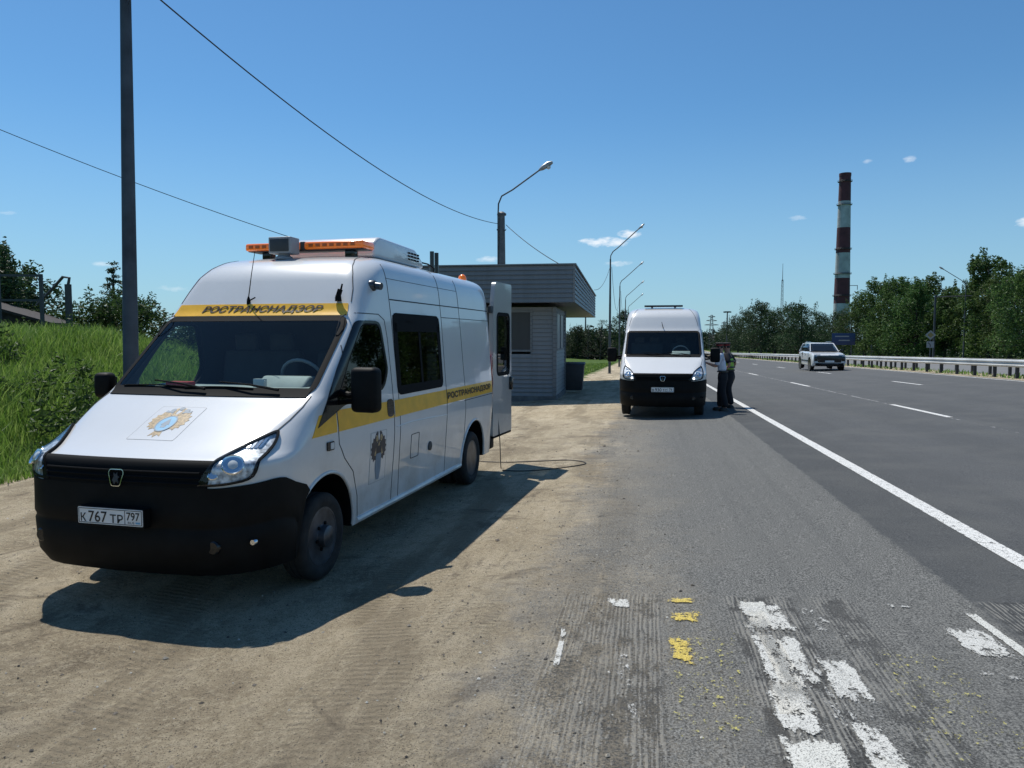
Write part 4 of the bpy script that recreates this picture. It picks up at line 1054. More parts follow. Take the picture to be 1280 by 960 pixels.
M['siding'] = siding_mat('grey_siding', (.21, .225, .235), 0, .15); M['fascia'] = siding_mat('fascia_siding', (.155, .175, .19), 3.42, .155); M['soffit'] = siding_mat('soffit', (.16, .165, .17))
M['shutter'] = siding_mat('dark_shutter', (.035, .04, .043))
BX, BY = 1.50, 26.0; BZ = ground_ab(*ab(1.2, 26.2))-.02
ba = .148; ux, uy = Vector((cos(ba), -sin(ba))), Vector((sin(ba), cos(ba)))      # ux to the right, uy away
B0 = Vector((BX, BY))
post = empty('roadside_post', (BX, BY, BZ)); 
def bp(a, d): return (ux*a+uy*d)
tag(post, 'grey lap-sided roadside post building with a deep overhanging flat roof, right behind the nearer van', 'building')
WZ = 3.30
m = MB()
lap_siding(m, bp(-6.2, 0), bp(0, 0), 0, WZ, outward=-uy, holes=((1.1, 5.35, 1.78, 3.14),))
lap_siding(m, bp(0, 0), bp(0, 4.3), 0, WZ, outward=ux, holes=((.45, 3.6, 1.8, 3.12),))
lap_siding(m, bp(0, 4.3), bp(-6.2, 4.3), 0, WZ, outward=uy); lap_siding(m, bp(-6.2, 4.3), bp(-6.2, 0), 0, WZ, outward=-ux)
m.build('wall', M['siding'], post)
m = MB()
for a, d in ((0, 0), (0, 4.3), (-6.2, 0), (-6.2, 4.3)): m.box((*bp(a, d), WZ/2), (.13, .13, WZ+.0), rz=-ba)
m.build('corner_trim', M['fascia'], post)
m = MB(); m.box((*bp(-3.1, 2.15), .06), (6.34, 4.44, .22), rz=-ba); m.build('plinth', M['concrete'], post)
w = MB(); w.box((*bp(-2.97, .02), 2.46), (4.28, .05, 1.38), rz=-ba); w1 = w.build('window', M['shutter'], post)
w = MB()
for a in (-5.12, -2.97, -.83): w.box((*bp(a, -.012), 2.46), (.07, .07, 1.44), rz=-ba)
for z in (1.77, 3.15): w.box((*bp(-2.97, -.014), z), (4.4, .075, .07), rz=-ba)
w.build('frame', M['fascia'], w1)
w = MB(); w.box((*bp(.0, 2.02), 2.46), (.04, 3.14, 1.32), rz=-ba); w2 = w.build('window', M['pane_grey'] if 'pane_grey' in M else M['vinyl_white'], post)
w = MB()
for d in (.45, 2.02, 3.6): w.box((*bp(.02, d), 2.46), (.06, .06, 1.36), rz=-ba)
for z in (1.80, 3.12): w.box((*bp(.022, 2.02), z), (.065, 3.22, .05), rz=-ba)
w.build('frame', M['fascia'], w2)
# roof slab with lap-sided fascia; runs on past the walls on two posts as a canopy over the inspection bay
RA0, RA1, RD0, RD1, RZ0, RZ1 = -7.0, .72, -.85, 18.5, 3.42, 4.68
m = MB(); m.box((*bp((RA0+RA1)/2, (RD0+RD1)/2), (RZ0+RZ1)/2), (RA1-RA0-.2, RD1-RD0-.2, RZ1-RZ0-.06), rz=-ba); roof = m.build('roof', M['soffit'], post)
m = MB()
lap_siding(m, bp(RA0, RD0), bp(RA1, RD0), RZ0, RZ1, .155, outward=-uy); lap_siding(m, bp(RA1, RD0), bp(RA1, RD1), RZ0, RZ1, .155, outward=ux)
lap_siding(m, bp(RA1, RD1), bp(RA0, RD1), RZ0, RZ1, .155, outward=uy); lap_siding(m, bp(RA0, RD1), bp(RA0, RD0), RZ0, RZ1, .155, outward=-ux)
m.build('fascia', M['fascia'], roof)
m = MB()
m.box((*bp((RA0+RA1)/2, RD0), RZ1+.02), (RA1-RA0+.08, .14, .05), rz=-ba); m.box((*bp(RA1, (RD0+RD1)/2), RZ1+.022), (.14, RD1-RD0+.08, .05), rz=-ba); m.box((*bp(RA1, RD0), (RZ0+RZ1)/2), (.07, .07, RZ1-RZ0), rz=-ba)
m.build('roof_flashing', M['fascia'], roof)
for d in (12.5, 17.8):
    for a in (-1.1, -6.0):
        m = MB(); m.box((*bp(a, d), 1.55), (.22, .22, 3.74), rz=-ba); m.build('column', M['soffit'], post, bevel=.01)
M_dark = M['steel_dark']
# dark litter bins standing against the side wall
for i, d in enumerate((4.75,)):
    p = B0+bp(.30, d); z = gz(*p)
    e = empty('waste_container', (*p, z), -ba); m = MB()
    m.prism(round_poly([(-.42, .12), (.42, .12), (.50, 1.15), (-.50, 1.15)], .03), -.38, .38, 'XZ'); m.build('bin_body', M_dark, e, bevel=.01)
    m = MB(); m.prism([(-.40, 1.15), (.40, 1.15), (.36, 1.27), (-.34, 1.22)], -.53, .53, 'YZ'); m.build('lid', M_dark, e, bevel=.015)
    tag(e, 'dark metal waste container standing by the far corner of the grey post building', 'bin')

# ------------------------------------------------------------------ poles, lamps, wires
def street_lamp(x, y, h, arm, rise, ang, label, group, thick=.09, head_len=.62):
    """tapered steel pole with an outreach arm towards +angle; ang = direction of the arm in plan (radians from +X)"""
    z = gz(x, y); e = empty('street_lamp', (x, y, z)); dx, dy = cos(ang), sin(ang)
    m = MB(); m.tube([(0, 0, 0), (0, 0, h*.6), (0, 0, h)], [thick*1.15, thick*.9, thick*.62], 10); m.lathe([(thick*1.7, 0), (thick*1.7, .03), (thick*1.3, .05)], (0, 0, 0), 'Z', 12)
    m.build('pole', M['galv_dark'], e, smooth=True, angle=50)
    m = MB(); pts = [(0, 0, h-.1), (dx*.02, dy*.02, h+.25), (dx*.18, dy*.18, h+.55), (dx*.5, dy*.5, h+.80), (dx*arm, dy*arm, h+rise)]; m.tube(pts, thick*.42, 8)
    m.build('arm', M['galv_dark'], e, smooth=True)
    m = MB(); sl = math.atan2(rise-.8, arm-.5)
    R = Matrix.Rotation(ang, 3, 'Z') @ Matrix.Rotation(-sl, 3, 'Y')
    prof = [(-.05, .05), (.12, .10), (head_len*.55, .15), (head_len, .10), (head_len+.04, .03)]
    k = []
    for px_, r in prof: k.append([Vector((px_, r*cos(t)*1.0, r*.55*sin(t))) for t in [2*pi*i/12 for i in range(12)]])
    vs = [R @ v+Vector((dx*arm, dy*arm, h+rise)) for ring_ in k for v in ring_]; fs = []
    for i in range(len(k)-1):
        for j in range(12): fs.append((i*12+j, i*12+(j+1) % 12, (i+1)*12+(j+1) % 12, (i+1)*12+j))
    fs += [tuple(range(12)), tuple(len(vs)-12+j for j in range(12))]
    m.add(vs, fs); hd = m.build('lamp_head', M['galv'], e, smooth=True, angle=60)
    m = MB(); c = R @ Vector((head_len*.55, 0, -.06))+Vector((dx*arm, dy*arm, h+rise)); m.lathe([(.0, -.07), (.07, -.05), (.10, 0), (.09, .02)], c, 'Z', 12); m.build('lamp_glass', M['lampglass'], hd, smooth=True)
    return tag(e, label, 'street lamp', group)
M['galv_dark'] = mat('weathered_pole_steel', (.10, .105, .11), .6, .4, var=.2, scale=2)
gl = 'street lamps along the dirt side of the road'
aR = -.1  # arms reach over the road
LAMPS = [(7.39, 56.0, 8.6, 'street lamp nearest the far white van, its arm over the road'),
         (11.6, 80.0, 8.7, 'second street lamp beyond the far white van on the dirt side'),
         (15.5, 101.5, 8.7, 'third street lamp beyond the far white van on the dirt side'),
         (19.4, 124.0, 8.7, 'farthest street lamp seen above the far white van')]
for x, y, h, lb_ in LAMPS: street_lamp(x, y, h, 2.0, 2.15, aR, lb_, gl)
# concrete pole behind the building carrying a lamp and the wires
px_, py_ = -.47, 34.0; pz_ = gz(px_, py_)
cp_ = empty('utility_pole', (px_, py_, pz_))
m = MB(); m.tube([(0, 0, 0), (0, 0, 8.0)], [.26, .15], 10); m.build('pole', M['concrete'], cp_, smooth=True, angle=50)
m = MB(); m.lathe([(.21, 8.0), (.21, 8.08), (.1, 8.16), (0, 8.16)], (0, 0, 0), 'Z', 12); m.build('cap', M['galv_dark'], cp_)
m = MB(); m.tube([(-.16, -.12, 1), (-.16, -.12, 8.0), (-.14, -.1, 8.5), (0, -.06, 8.85), (.5, 0, 9.15), (1.75, 0, 10.05)], .035, 8); m.build('arm', M['galv_dark'], cp_, smooth=True)
m = MB(); m.tube([(1.7, 0, 10.02), (1.85, 0, 10.12), (2.1, 0, 10.28), (2.3, 0, 10.38)], [.05, .11, .13, .06], 10); lh = m.build('lamp_head', M['galv'], cp_, smooth=True)
m = MB(); m.lathe([(0, 9.99), (.08, 10.03), (.11, 10.10), (.09, 10.14)], (2.12, 0, .06), 'Z', 12); m.build('lamp_glass', M['lampglass'], lh, smooth=True)
m = MB()
for dx_ in (-.28, .26):
    m.tube([(dx_*.4, -.16, 7.28), (dx_*.7, -.24, 7.3), (dx_*.75, -.22, 7.35)], .02, 6)
m.build('wire_bracket', M['steel_dark'], cp_)
tag(cp_, 'thick concrete pole with a lamp arm rising behind the roof of the grey post building', 'utility pole')
# tall tapered concrete pole beside the nearer van
lp = empty('utility_pole', (-6.21, 12.0, gz(-6.21, 12.0)), 0); lp.rotation_euler = (0, radians(1.0), 0)
m = MB(); n_ = 8
m.tube([(0, 0, -.3), (0, 0, 5), (0, 0, 9.6)], [.128, .096, .064], 12); m.build('pole', M['pole_dark'], lp, smooth=True, angle=50)
m = MB(); m.tube([(0, 0, 7.66), (.05, -.05, 7.67), (.08, -.06, 7.62)], .018, 6); m.tube([(0, 0, 8.6), (.3, 0, 8.62)], .02, 6); m.build('wire_bracket', M['steel_dark'], lp)
m = MB(); m.tube([(.08, -.06, 7.62), (.20, -.10, 7.45), (.17, -.14, 7.25), (.08, -.15, 7.14), (.02, -.12, 7.20), (.10, -.12, 7.10), (.22, -.1, 7.42)], .005, 5); m.build('loose_wire', M['wire'], lp, smooth=True)
tag(lp, 'tall dark tapered pole rising out of frame behind the left of the nearer van', 'utility pole')
def wire(p, q, sag, r, label, name='overhead_wire', n=28):
    p = Vector(p); q = Vector(q); m = MB()
    m.tube([p.lerp(q, i/n)-Vector((0, 0, sag*4*(i/n)*(1-i/n))) for i in range(n+1)], r, 6)
    return tag(m.build(name, M['wire'], None, smooth=True), label, 'cable')
top = (-6.0, 11.94, gz(-6.2, 12)+7.62)
kp = (px_-.2, py_-.3, pz_+6.0+.38)
wire(top, (px_-.17, py_-.2, 6.75), .75, .013, 'black overhead wire from the tall left pole down to the concrete lamp pole')
pw = B0+bp(.2, .6)
wire((px_+.2, py_-.2, 6.70), (pw.x+.1, pw.y, BZ+4.74), .12, .014, 'short wire from the concrete lamp pole down to the building roof corner')
wire((-30.0, 19.5, 14.98), (-5.3, 26.2, 4.35), .866, .012, 'lower overhead wire coming in from the left edge behind the tall pole')
pe = B0+bp(.72, 17.0)
wire((pe.x, pe.y, 4.35), (7.39, 56.0, 7.0), .5, .014, 'thin wire from the canopy end to the nearest street lamp')
wire((7.5, 56.0, 6.9), (11.6, 80.0, 6.6), 2.6, .014, 'slack thin wire between the two nearest street lamps')
wire((11.7, 80.0, 6.6), (15.5, 101.5, 6.3), 2.2, .014, 'slack thin wire between the second and third street lamps')
gr = 'street lamps beyond the opposite carriageway'
for b_, lb_ in ((92, 'street lamp at right, its arm above the roadside trees'), (127, 'street lamp whose head shows beside the middle tree group'), (180, 'street lamp far off behind the white car, head above the trees'), (232, 'farthest street lamp on the tree side of the road')):
    x, y = xy(35.5, b_); street_lamp(x, y, 8.4, 2.3, 2.0, pi-.2, lb_, gr)

# ------------------------------------------------------------------ guardrails between the carriageways
def guardrail(a0, b0, b1, face, label):
    e = empty('guardrail', (*xy(a0, b0), gz_ab(a0, b0)))
    o3 = Vector((*xy(a0, b0), gz_ab(a0, b0)))
    prof = [(0, .47), (.035, .485), (.07, .53), (.07, .555), (.0, .60), (0, .65), (.07, .70), (.07, .725), (.035, .77), (0, .785)]
    prof = prof+[(p[0]-.008, p[1]) for p in reversed(prof)]
    vs = []; fs = []; n = len(prof); steps = [b0+(b1-b0)*i/90 for i in range(91)]
    for b_ in steps:
        for d, z in prof:
            x, y = xy(a0-face*(d+.06), b_); vs.append(Vector((x, y, gz_ab(a0, b_)+z))-o3)
    for i in range(len(steps)-1):
        for j in range(n): fs.append((i*n+j, i*n+(j+1) % n, (i+1)*n+(j+1) % n, (i+1)*n+j))
    m = MB(); m.add(vs, fs); m.build('rail', M['galv_rail'], e)
    m = MB(); m.box((0, 0, .36), (.12, .10, .74), rz=-TH); m.box((-face*.03*CT, face*.03*ST, .64), (.10, .08, .16), rz=-TH)
    proto = m.build('post', M['post_dark'], e)
    k = 0; far = MB(); bb = b0+1
    while bb < b1:
        x, y = xy(a0+face*.06, bb); loc = Vector((x, y, gz_ab(a0, bb)))-o3
        if k == 0: proto.location = loc
        elif k < 100: c = proto.copy(); COL.objects.link(c); c.parent = e; c.location = loc
        else: far.box(loc+Vector((0, 0, .36)), (.12, .10, .74), rz=-TH)
        k += 1; bb += 2 if k < 100 else 3
    if far.v: tag(far.build('far_posts', M['post_dark'], e), kind='stuff')
    return tag(e, label, 'guardrail', 'guardrails in the median')
M['galv_rail'] = mat('guardrail_zinc', (.52, .53, .52), .5, .25, var=.12, scale=.7)
M['post_dark'] = mat('guardrail_post', (.05, .052, .053), .7, .2, var=.2, scale=3)
guardrail(15.0, 22.7, 420, 1, 'near galvanised guardrail on dark posts along the road edge')
guardrail(16.6, 22.7, 420, -1, 'galvanised guardrail behind the near one, facing the opposite carriageway')
# ------------------------------------------------------------------ far structures
def chimney():
    x, y = 310.5, 700.0; zb = -14.0
    e = empty('striped_chimney', (x, y, zb)); H = 168.0
    r = lambda t: 7.9*(1-t)+5.0*t
    zs = [0, 40.6, 57.5]; bands = [('red', 142.4, 168), ('white', 118, 142.4), ('red', 94.6, 118), ('white', 71.2, 94.6), ('red', 47.5, 71.2), ('white', 24, 47.5), ('red', 0, 24)]
    M['ch_red'] = mat('chimney_red', (.085, .026, .034), .8, var=.15, scale=.15); M['ch_white'] = mat('chimney_white', (.36, .40, .41), .8, var=.15, scale=.15)
    for nm, z0, z1 in bands:
        m = MB(); m.lathe([(r(z0/H), z0), (r(z1/H), z1)], (0, 0, 0), 'Z', 32); o = m.build('shaft_band', M['ch_'+nm], e, smooth=True, angle=50); o['label'] = nm+' painted band of the shaft'
    m = MB(); m.lathe([(5.15, 165), (5.3, 166), (5.3, 168.2), (4.4, 168.2), (4.2, 150)], (0, 0, 0), 'Z', 32); m.build('rim', M['ch_red'], e, smooth=True, angle=40)
    for z in (160.5, 139, 98, 54.5, 75):
        m = MB(); R = r(z/H); n = 28
        for k, (rr, zz, th) in enumerate(((R+.9, z, .12), (R+1.3, z+1.1, .07), (R+1.3, z+.6, .05))):
            pts = [(rr*cos(2*pi*i/n), rr*sin(2*pi*i/n), zz) for i in range(n+1)]; m.tube(pts, th*1.6, 5, cap=False)
        m.lathe([(R-.1, z-.12), (R+1.25, z-.12), (R+1.25, z+.02), (R-.1, z+.02)], (0, 0, 0), 'Z', 28)
        m.build('platform', M['steel_dark'], e)
    m = MB(); m.box((5.6, -6.0, 64), (12.5, .5, .5)); m.box((11.6, -6.0, 62), (.4, .4, 4)); m.build('outrigger', M['steel_dark'], e)
    m = MB()
    for s_ in (-.35, .35): m.tube([(-7.2+s_, -3.4, 20), (-5.2+s_, -2.4, 166)], .09, 5)
    for i in range(70): 
        t = i/70; m.box((-7.2+2.0*t, -3.4+1.0*t, 20+146*t), (.8, .1, .12))
    m.build('ladder', M['steel_dark'], e)
    tag(e, 'tall chimney painted in red and white bands beyond the trees', 'chimney')
chimney()
def lattice_mast(x, y, zb, H, w0, w1, label, name='lattice_mast', cat='mast', top=None, group=None):
    e = empty(name, (x, y, zb)); m = MB(); n = max(6, int(H/3.2)); cs = ((-1, -1), (1, -1), (1, 1), (-1, 1))
    def W(t): return (w0*(1-t)+w1*t)/2
    for cx, cy in cs: m.tube([(cx*W(0), cy*W(0), 0), (cx*W(1), cy*W(1), H)], .09*max(1, H/60), 5)
    for i in range(n):
        t0, t1 = i/n, (i+1)/n
        for k in range(4):
            a, b_ = cs[k], cs[(k+1) % 4]
            m.tube([(a[0]*W(t0), a[1]*W(t0), H*t0), (b_[0]*W(t1), b_[1]*W(t1), H*t1)], .06*max(1, H/60), 4); m.tube([(a[0]*W(t1), a[1]*W(t1), H*t1), (b_[0]*W(t1), b_[1]*W(t1), H*t1)], .05*max(1, H/60), 4)
    m.build('lattice', M['galv_dark'], e)
    if top: top(e)
    return tag(e, label, cat, group)
def mast_top(e):
    m = MB(); m.tube([(0, 0, 56), (0, 0, 70)], [.25, .12], 6); m.build('antenna', M['galv_dark'], e)
lattice_mast(218, 600, -9, 57, 2.6, 1.0, 'thin lattice radio mast left of the chimney', top=mast_top)
def flood_mast(x, y, H, label, s=1.0):
    z = gz(x, y); e = empty('floodlight_mast', (x, y, z)); m = MB(); m.tube([(0, 0, 0), (0, 0, H)], [.45*s, .22*s], 8); m.build('pole', M['galv_dark'], e)
    m = MB(); m.lathe([(1.0*s, H-.1), (1.2*s, H), (1.2*s, H+.15), (.9*s, H+.15)], (0, 0, 0), 'Z', 12)
    for i in range(6): m.box((1.25*s*cos(i*pi/3), 1.25*s*sin(i*pi/3), H-.15), (.6*s, .5*s, .5*s), rz=i*pi/3)
    m.build('lamp_cluster', M['steel_dark'], e); tag(e, label, 'mast', 'distant floodlight masts')
flood_mast(87, 300, 17, 'distant floodlight mast standing over the far road just right of the far van')
flood_mast(23.3, 235, 13.8, 'distant floodlight mast over the meadow between building and street lamps', .8)
def pylon(x, y, H, label):
    def arms(e):
        m = MB()
        for z, w in ((H*.72, H*.20), (H*.84, H*.15), (H*.95, H*.10)):
            for s in (-1, 1): m.tube([(0, 0, z+.03*H), (s*w, 0, z)], .14, 4); m.tube([(0, 0, z-.01*H), (s*w, 0, z)], .14, 4)
        m.build('cross_arms', M['galv_dark'], e)
    lattice_mast(x, y, gz(x, y), H, H*.16, .8, label, 'power_pylon', 'pylon', arms, 'power pylons on the horizon')
pylon(113, 420, 20, 'left of the distant power pylons beside the far van')
pylon(143, 500, 18, 'middle distant power pylon, right of the far van')
pylon(168, 540, 19, 'rightmost distant power pylon near the treeline')

# pale industrial shed seen through the trees at the right
x, y = xy(66, 88); e = empty('industrial_building', (x, y, gz_ab(60, 88)), -TH)
m = MB(); m.box((0, 0, 3.4), (10, 46, 6.8)); m.build('wall', mat('pale_panel', (.46, .48, .50), .7, var=.12, scale=.4), e)
for i in range(12):
    m = MB(); m.box((-5.01, -20+i*3.6, 4.0), (.06, 2.2, 1.1)); m.build('window', M['shutter'], e)
m = MB(); m.box((0, 0, 6.95), (10.8, 46.8, .3)); m.build('roof', M['galv'], e)
tag(e, 'pale low industrial building glimpsed through the trees at the far right', 'building')
def yard_fence(a0, b0, b1, h, label):
    e = empty('yard_fence', (*xy(a0, b0), gz_ab(a0, b0))); o3 = Vector((*xy(a0, b0), gz_ab(a0, b0))); m = MB(); n = int((b1-b0)/3)
    for i in range(n):
        x, y = xy(a0, b0+3*i+1.5); m.box(Vector((x, y, gz_ab(a0, b0+3*i)+h/2))-o3, (.06, 2.86, h), rz=-TH)
    m.build('panel', M['fence_pale'], e); m = MB()
    for i in range(n+1):
        x, y = xy(a0, b0+3*i); m.box(Vector((x, y, gz_ab(a0, b0+3*i)+h/2+.1))-o3, (.14, .14, h+.2), rz=-TH)
    m.build('posts', M['steel_dark'], e); tag(e, label, 'fence')
M['fence_pale'] = mat('pale_fence_panel', (.22, .24, .24), .8, var=.2, scale=.5)
yard_fence(50, 60, 150, 1.7, 'low pale panel fence behind the trunks on the right')

# signs
M['sign_blue'] = mat('sign_blue', (.012, .035, .11), .4); M['sign_white'] = mat('sign_white', (.26, .27, .28), .4); M['sign_yellow'] = mat('sign_yellow', (.22, .17, .05), .4)
x, y = xy(28.9, 117.5); e = empty('direction_sign', (x, y, gz_ab(28.9, 117.5)), -.42)
for dx in (-1.1, 1.1):
    m = MB(); m.tube([(dx, 0, 0), (dx, 0, 3.9)], .06, 8); m.build('pole', M['galv_dark'], e)
m = MB(); m.box((0, -.09, 2.95), (3.2, .05, 1.75)); pn = m.build('panel', M['sign_blue'], e, bevel=.01)
m = MB(); m.box((-.2, -.122, 3.35), (1.9, .006, .16)); m.box((.1, -.122, 2.75), (1.5, .006, .16)); m.build('lettering', M['sign_white'], pn)
tag(e, 'blue road direction sign on two poles behind the white car', 'sign')
x, y = xy(29.2, 84); z = gz_ab(29.2, 84); e = empty('priority_sign', (x, y, z), -.46)
m = MB(); m.tube([(0, 0, 0), (0, 0, 3.3)], .045, 8); m.build('pole', M['galv_dark'], e)
m = MB(); m.prism([(0, 3.35), (.5, 2.85), (0, 2.35), (-.5, 2.85)], -.08, -.05, 'XZ'); pl_ = m.build('diamond', M['sign_white'], e)
m = MB(); m.prism([(0, 3.15), (.30, 2.85), (0, 2.55), (-.30, 2.85)], -.088, -.082, 'XZ'); m.build('centre', M['sign_yellow'], pl_)
m = MB(); m.box((0, -.065, 1.85), (.68, .03, .66)); pt = m.build('plate', M['sign_white'], e)
m = MB(); m.tube([(0, -.088, 1.6), (0, -.088, 1.85), (-.2, -.088, 2.05)], .035, 4); m.build('plate_symbol', M['steel_dark'], pt)
tag(e, 'diamond priority-road sign above a square plate, in front of the trees', 'sign')
x, y = xy(30.6, 87); e = empty('gantry_pole', (x, y, gz_ab(30.6, 87)), -.46)
m = MB(); m.tube([(0, 0, 0), (0, 0, 7.2)], [.13, .10], 8); m.build('pole', M['steel_dark'], e); m = MB(); m.tube([(0, 0, 7.0), (3.4, 0, 7.05)], [.08, .05], 6); m.build('arm', M['steel_dark'], e)
tag(e, 'dark pole with a horizontal arm standing among the trees by the priority sign', 'pole')

# small shed, railing and hooked post on top of the bank at the left
def on_bank(x, y): return gz(x, y)
sx, sy = -16.9, 25.0; e = empty('shed', (sx, sy, on_bank(sx, sy)-.3), .25)
m = MB(); m.prism([(-2.2, 0), (1.4, 0), (1.4, .95), (-1.2, 1.75), (-2.2, 1.45)], -1.3, 1.3, 'XZ'); m.build('wall', M['shed_wood'] if 'shed_wood' in M else M['interior'], e)
m = MB(); m.prism([(-1.25, 1.77), (1.7, .88), (1.7, .96), (-1.25, 1.87), (-2.5, 1.5), (-2.5, 1.42)], -1.5, 1.5, 'XZ'); m.build('roof', M['shed_wood'], e)
tag(e, 'small dark shed with a sloping roof on top of the grassy bank', 'shed')
fx, fy = -15.6, 22.6; e = empty('railing', (fx, fy, on_bank(fx, fy)), .15)
for dx in (-2.6, -1.3, 0, 1.2):
    m = MB(); m.box((dx, 0, .95), (.09, .09, 2.1)); m.build('post', M['steel_dark'], e)
m = MB()
for z in (1.2, 1.95): m.box((-.7, 0, z), (3.9, .06, .07))
m.build('rails', M['steel_dark'], e); tag(e, 'dark metal railing beside the shed at the left edge', 'railing')
hx, hy = -13.9, 23.3; hz = on_bank(hx, hy); m = MB(); m.tube([(hx, hy, hz), (hx, hy, hz+1.75)], .10, 8); m.tube([(hx, hy, hz+1.7), (hx+.05, hy, hz+1.95), (hx-.15, hy, hz+1.98), (hx-.45, hy, hz+1.65), (hx-1.0, hy, hz+1.1)], .045, 6)
tag(m.build('standpipe', M['steel_dark'], None, smooth=True), 'dark upright pipe with a hooked top and brace beside the shed', 'pipe')

# ------------------------------------------------------------------ vegetation
def leaf_mat(name, c1, c2, c3, trans=.35):
    m, nt, b, out = new_mat(name); T = NT(nt); g_ = T.n('ShaderNodeNewGeometry'); oi = T.n('ShaderNodeObjectInfo')
    tc = T.n('ShaderNodeTexCoord').outputs['Object']
    r = T.math('ADD', T.math('MULTIPLY', g_.outputs['Random Per Island'], .6), T.math('MULTIPLY', T.noise(tc, .9, 3), .5))
    c = T.ramp(r, (.15, c1), (.5, c2), (.9, c3))
    hs = T.n('ShaderNodeHueSaturation'); T.put(hs.inputs['Color'], c); T.put(hs.inputs['Value'], T.math('ADD', .82, T.math('MULTIPLY', oi.outputs['Random'], .36))); T.put(hs.inputs['Hue'], T.math('ADD', .485, T.math('MULTIPLY', oi.outputs['Random'], .03)))
    c = hs.outputs[0]
    nt.links.new(c, b.inputs['Base Color']); b.inputs['Roughness'].default_value = .55; b.inputs['Specular IOR Level'].default_value = .3
    tr = T.n('ShaderNodeBsdfTranslucent'); nt.links.new(c, tr.inputs[0]); mx = T.n('ShaderNodeMixShader'); mx.inputs[0].default_value = trans
    nt.links.new(b.outputs[0], mx.inputs[1]); nt.links.new(tr.outputs[0], mx.inputs[2]); nt.links.new(mx.outputs[0], out.inputs[0])
    return m
M['leaf'] = leaf_mat('broadleaf_foliage', (.022, .048, .013), (.058, .112, .026), (.13, .205, .055))
M['leaf_dark'] = leaf_mat('dark_foliage', (.014, .030, .012), (.030, .058, .022), (.062, .105, .036), .3)
M['leaf_bush'] = leaf_mat('bush_foliage', (.02, .04, .012), (.04, .08, .018), (.07, .13, .03))
M['bark'] = mat('bark', (.05, .042, .035), .9, var=.3, scale=3, bump=.01)
M['grass'] = leaf_mat('grass_blades', (.08, .13, .018), (.15, .26, .04), (.30, .38, .11), .45)
M['weed'] = leaf_mat('weed_leaves', (.018, .045, .010), (.04, .085, .016), (.085, .14, .035), .35)
M['wood_far'] = leaf_mat('far_wood', (.012, .026, .012), (.020, .042, .018), (.038, .066, .026), .2)
def leaves(bm_v, bm_f, c, n, spread, size, rnd, flat=.75):
    """n leaf sprays (bent quads) scattered on and in an ellipsoidal clump"""
    for i in range(n):
        d = Vector((rnd.gauss(0, 1), rnd.gauss(0, 1), rnd.gauss(0, 1))); d.normalize(); rr = rnd.random()**.45
        p = c+Vector((d.x*spread[0], d.y*spread[1], d.z*spread[2]))*rr
        s = size*rnd.uniform(.55, 1.35); u = Vector((rnd.gauss(0, 1), rnd.gauss(0, 1), rnd.gauss(0, .6))).normalized(); w = u.cross(Vector((rnd.gauss(0, 1), rnd.gauss(0, 1), rnd.gauss(0, 1)))).normalized()
        k = len(bm_v); nrm = u.cross(w)*s*.18
        bm_v += [p-u*s*.5, p+w*s*.28*flat+nrm, p+u*s*.55, p-w*s*.28*flat+nrm]; bm_f.append((k, k+1, k+2, k+3))
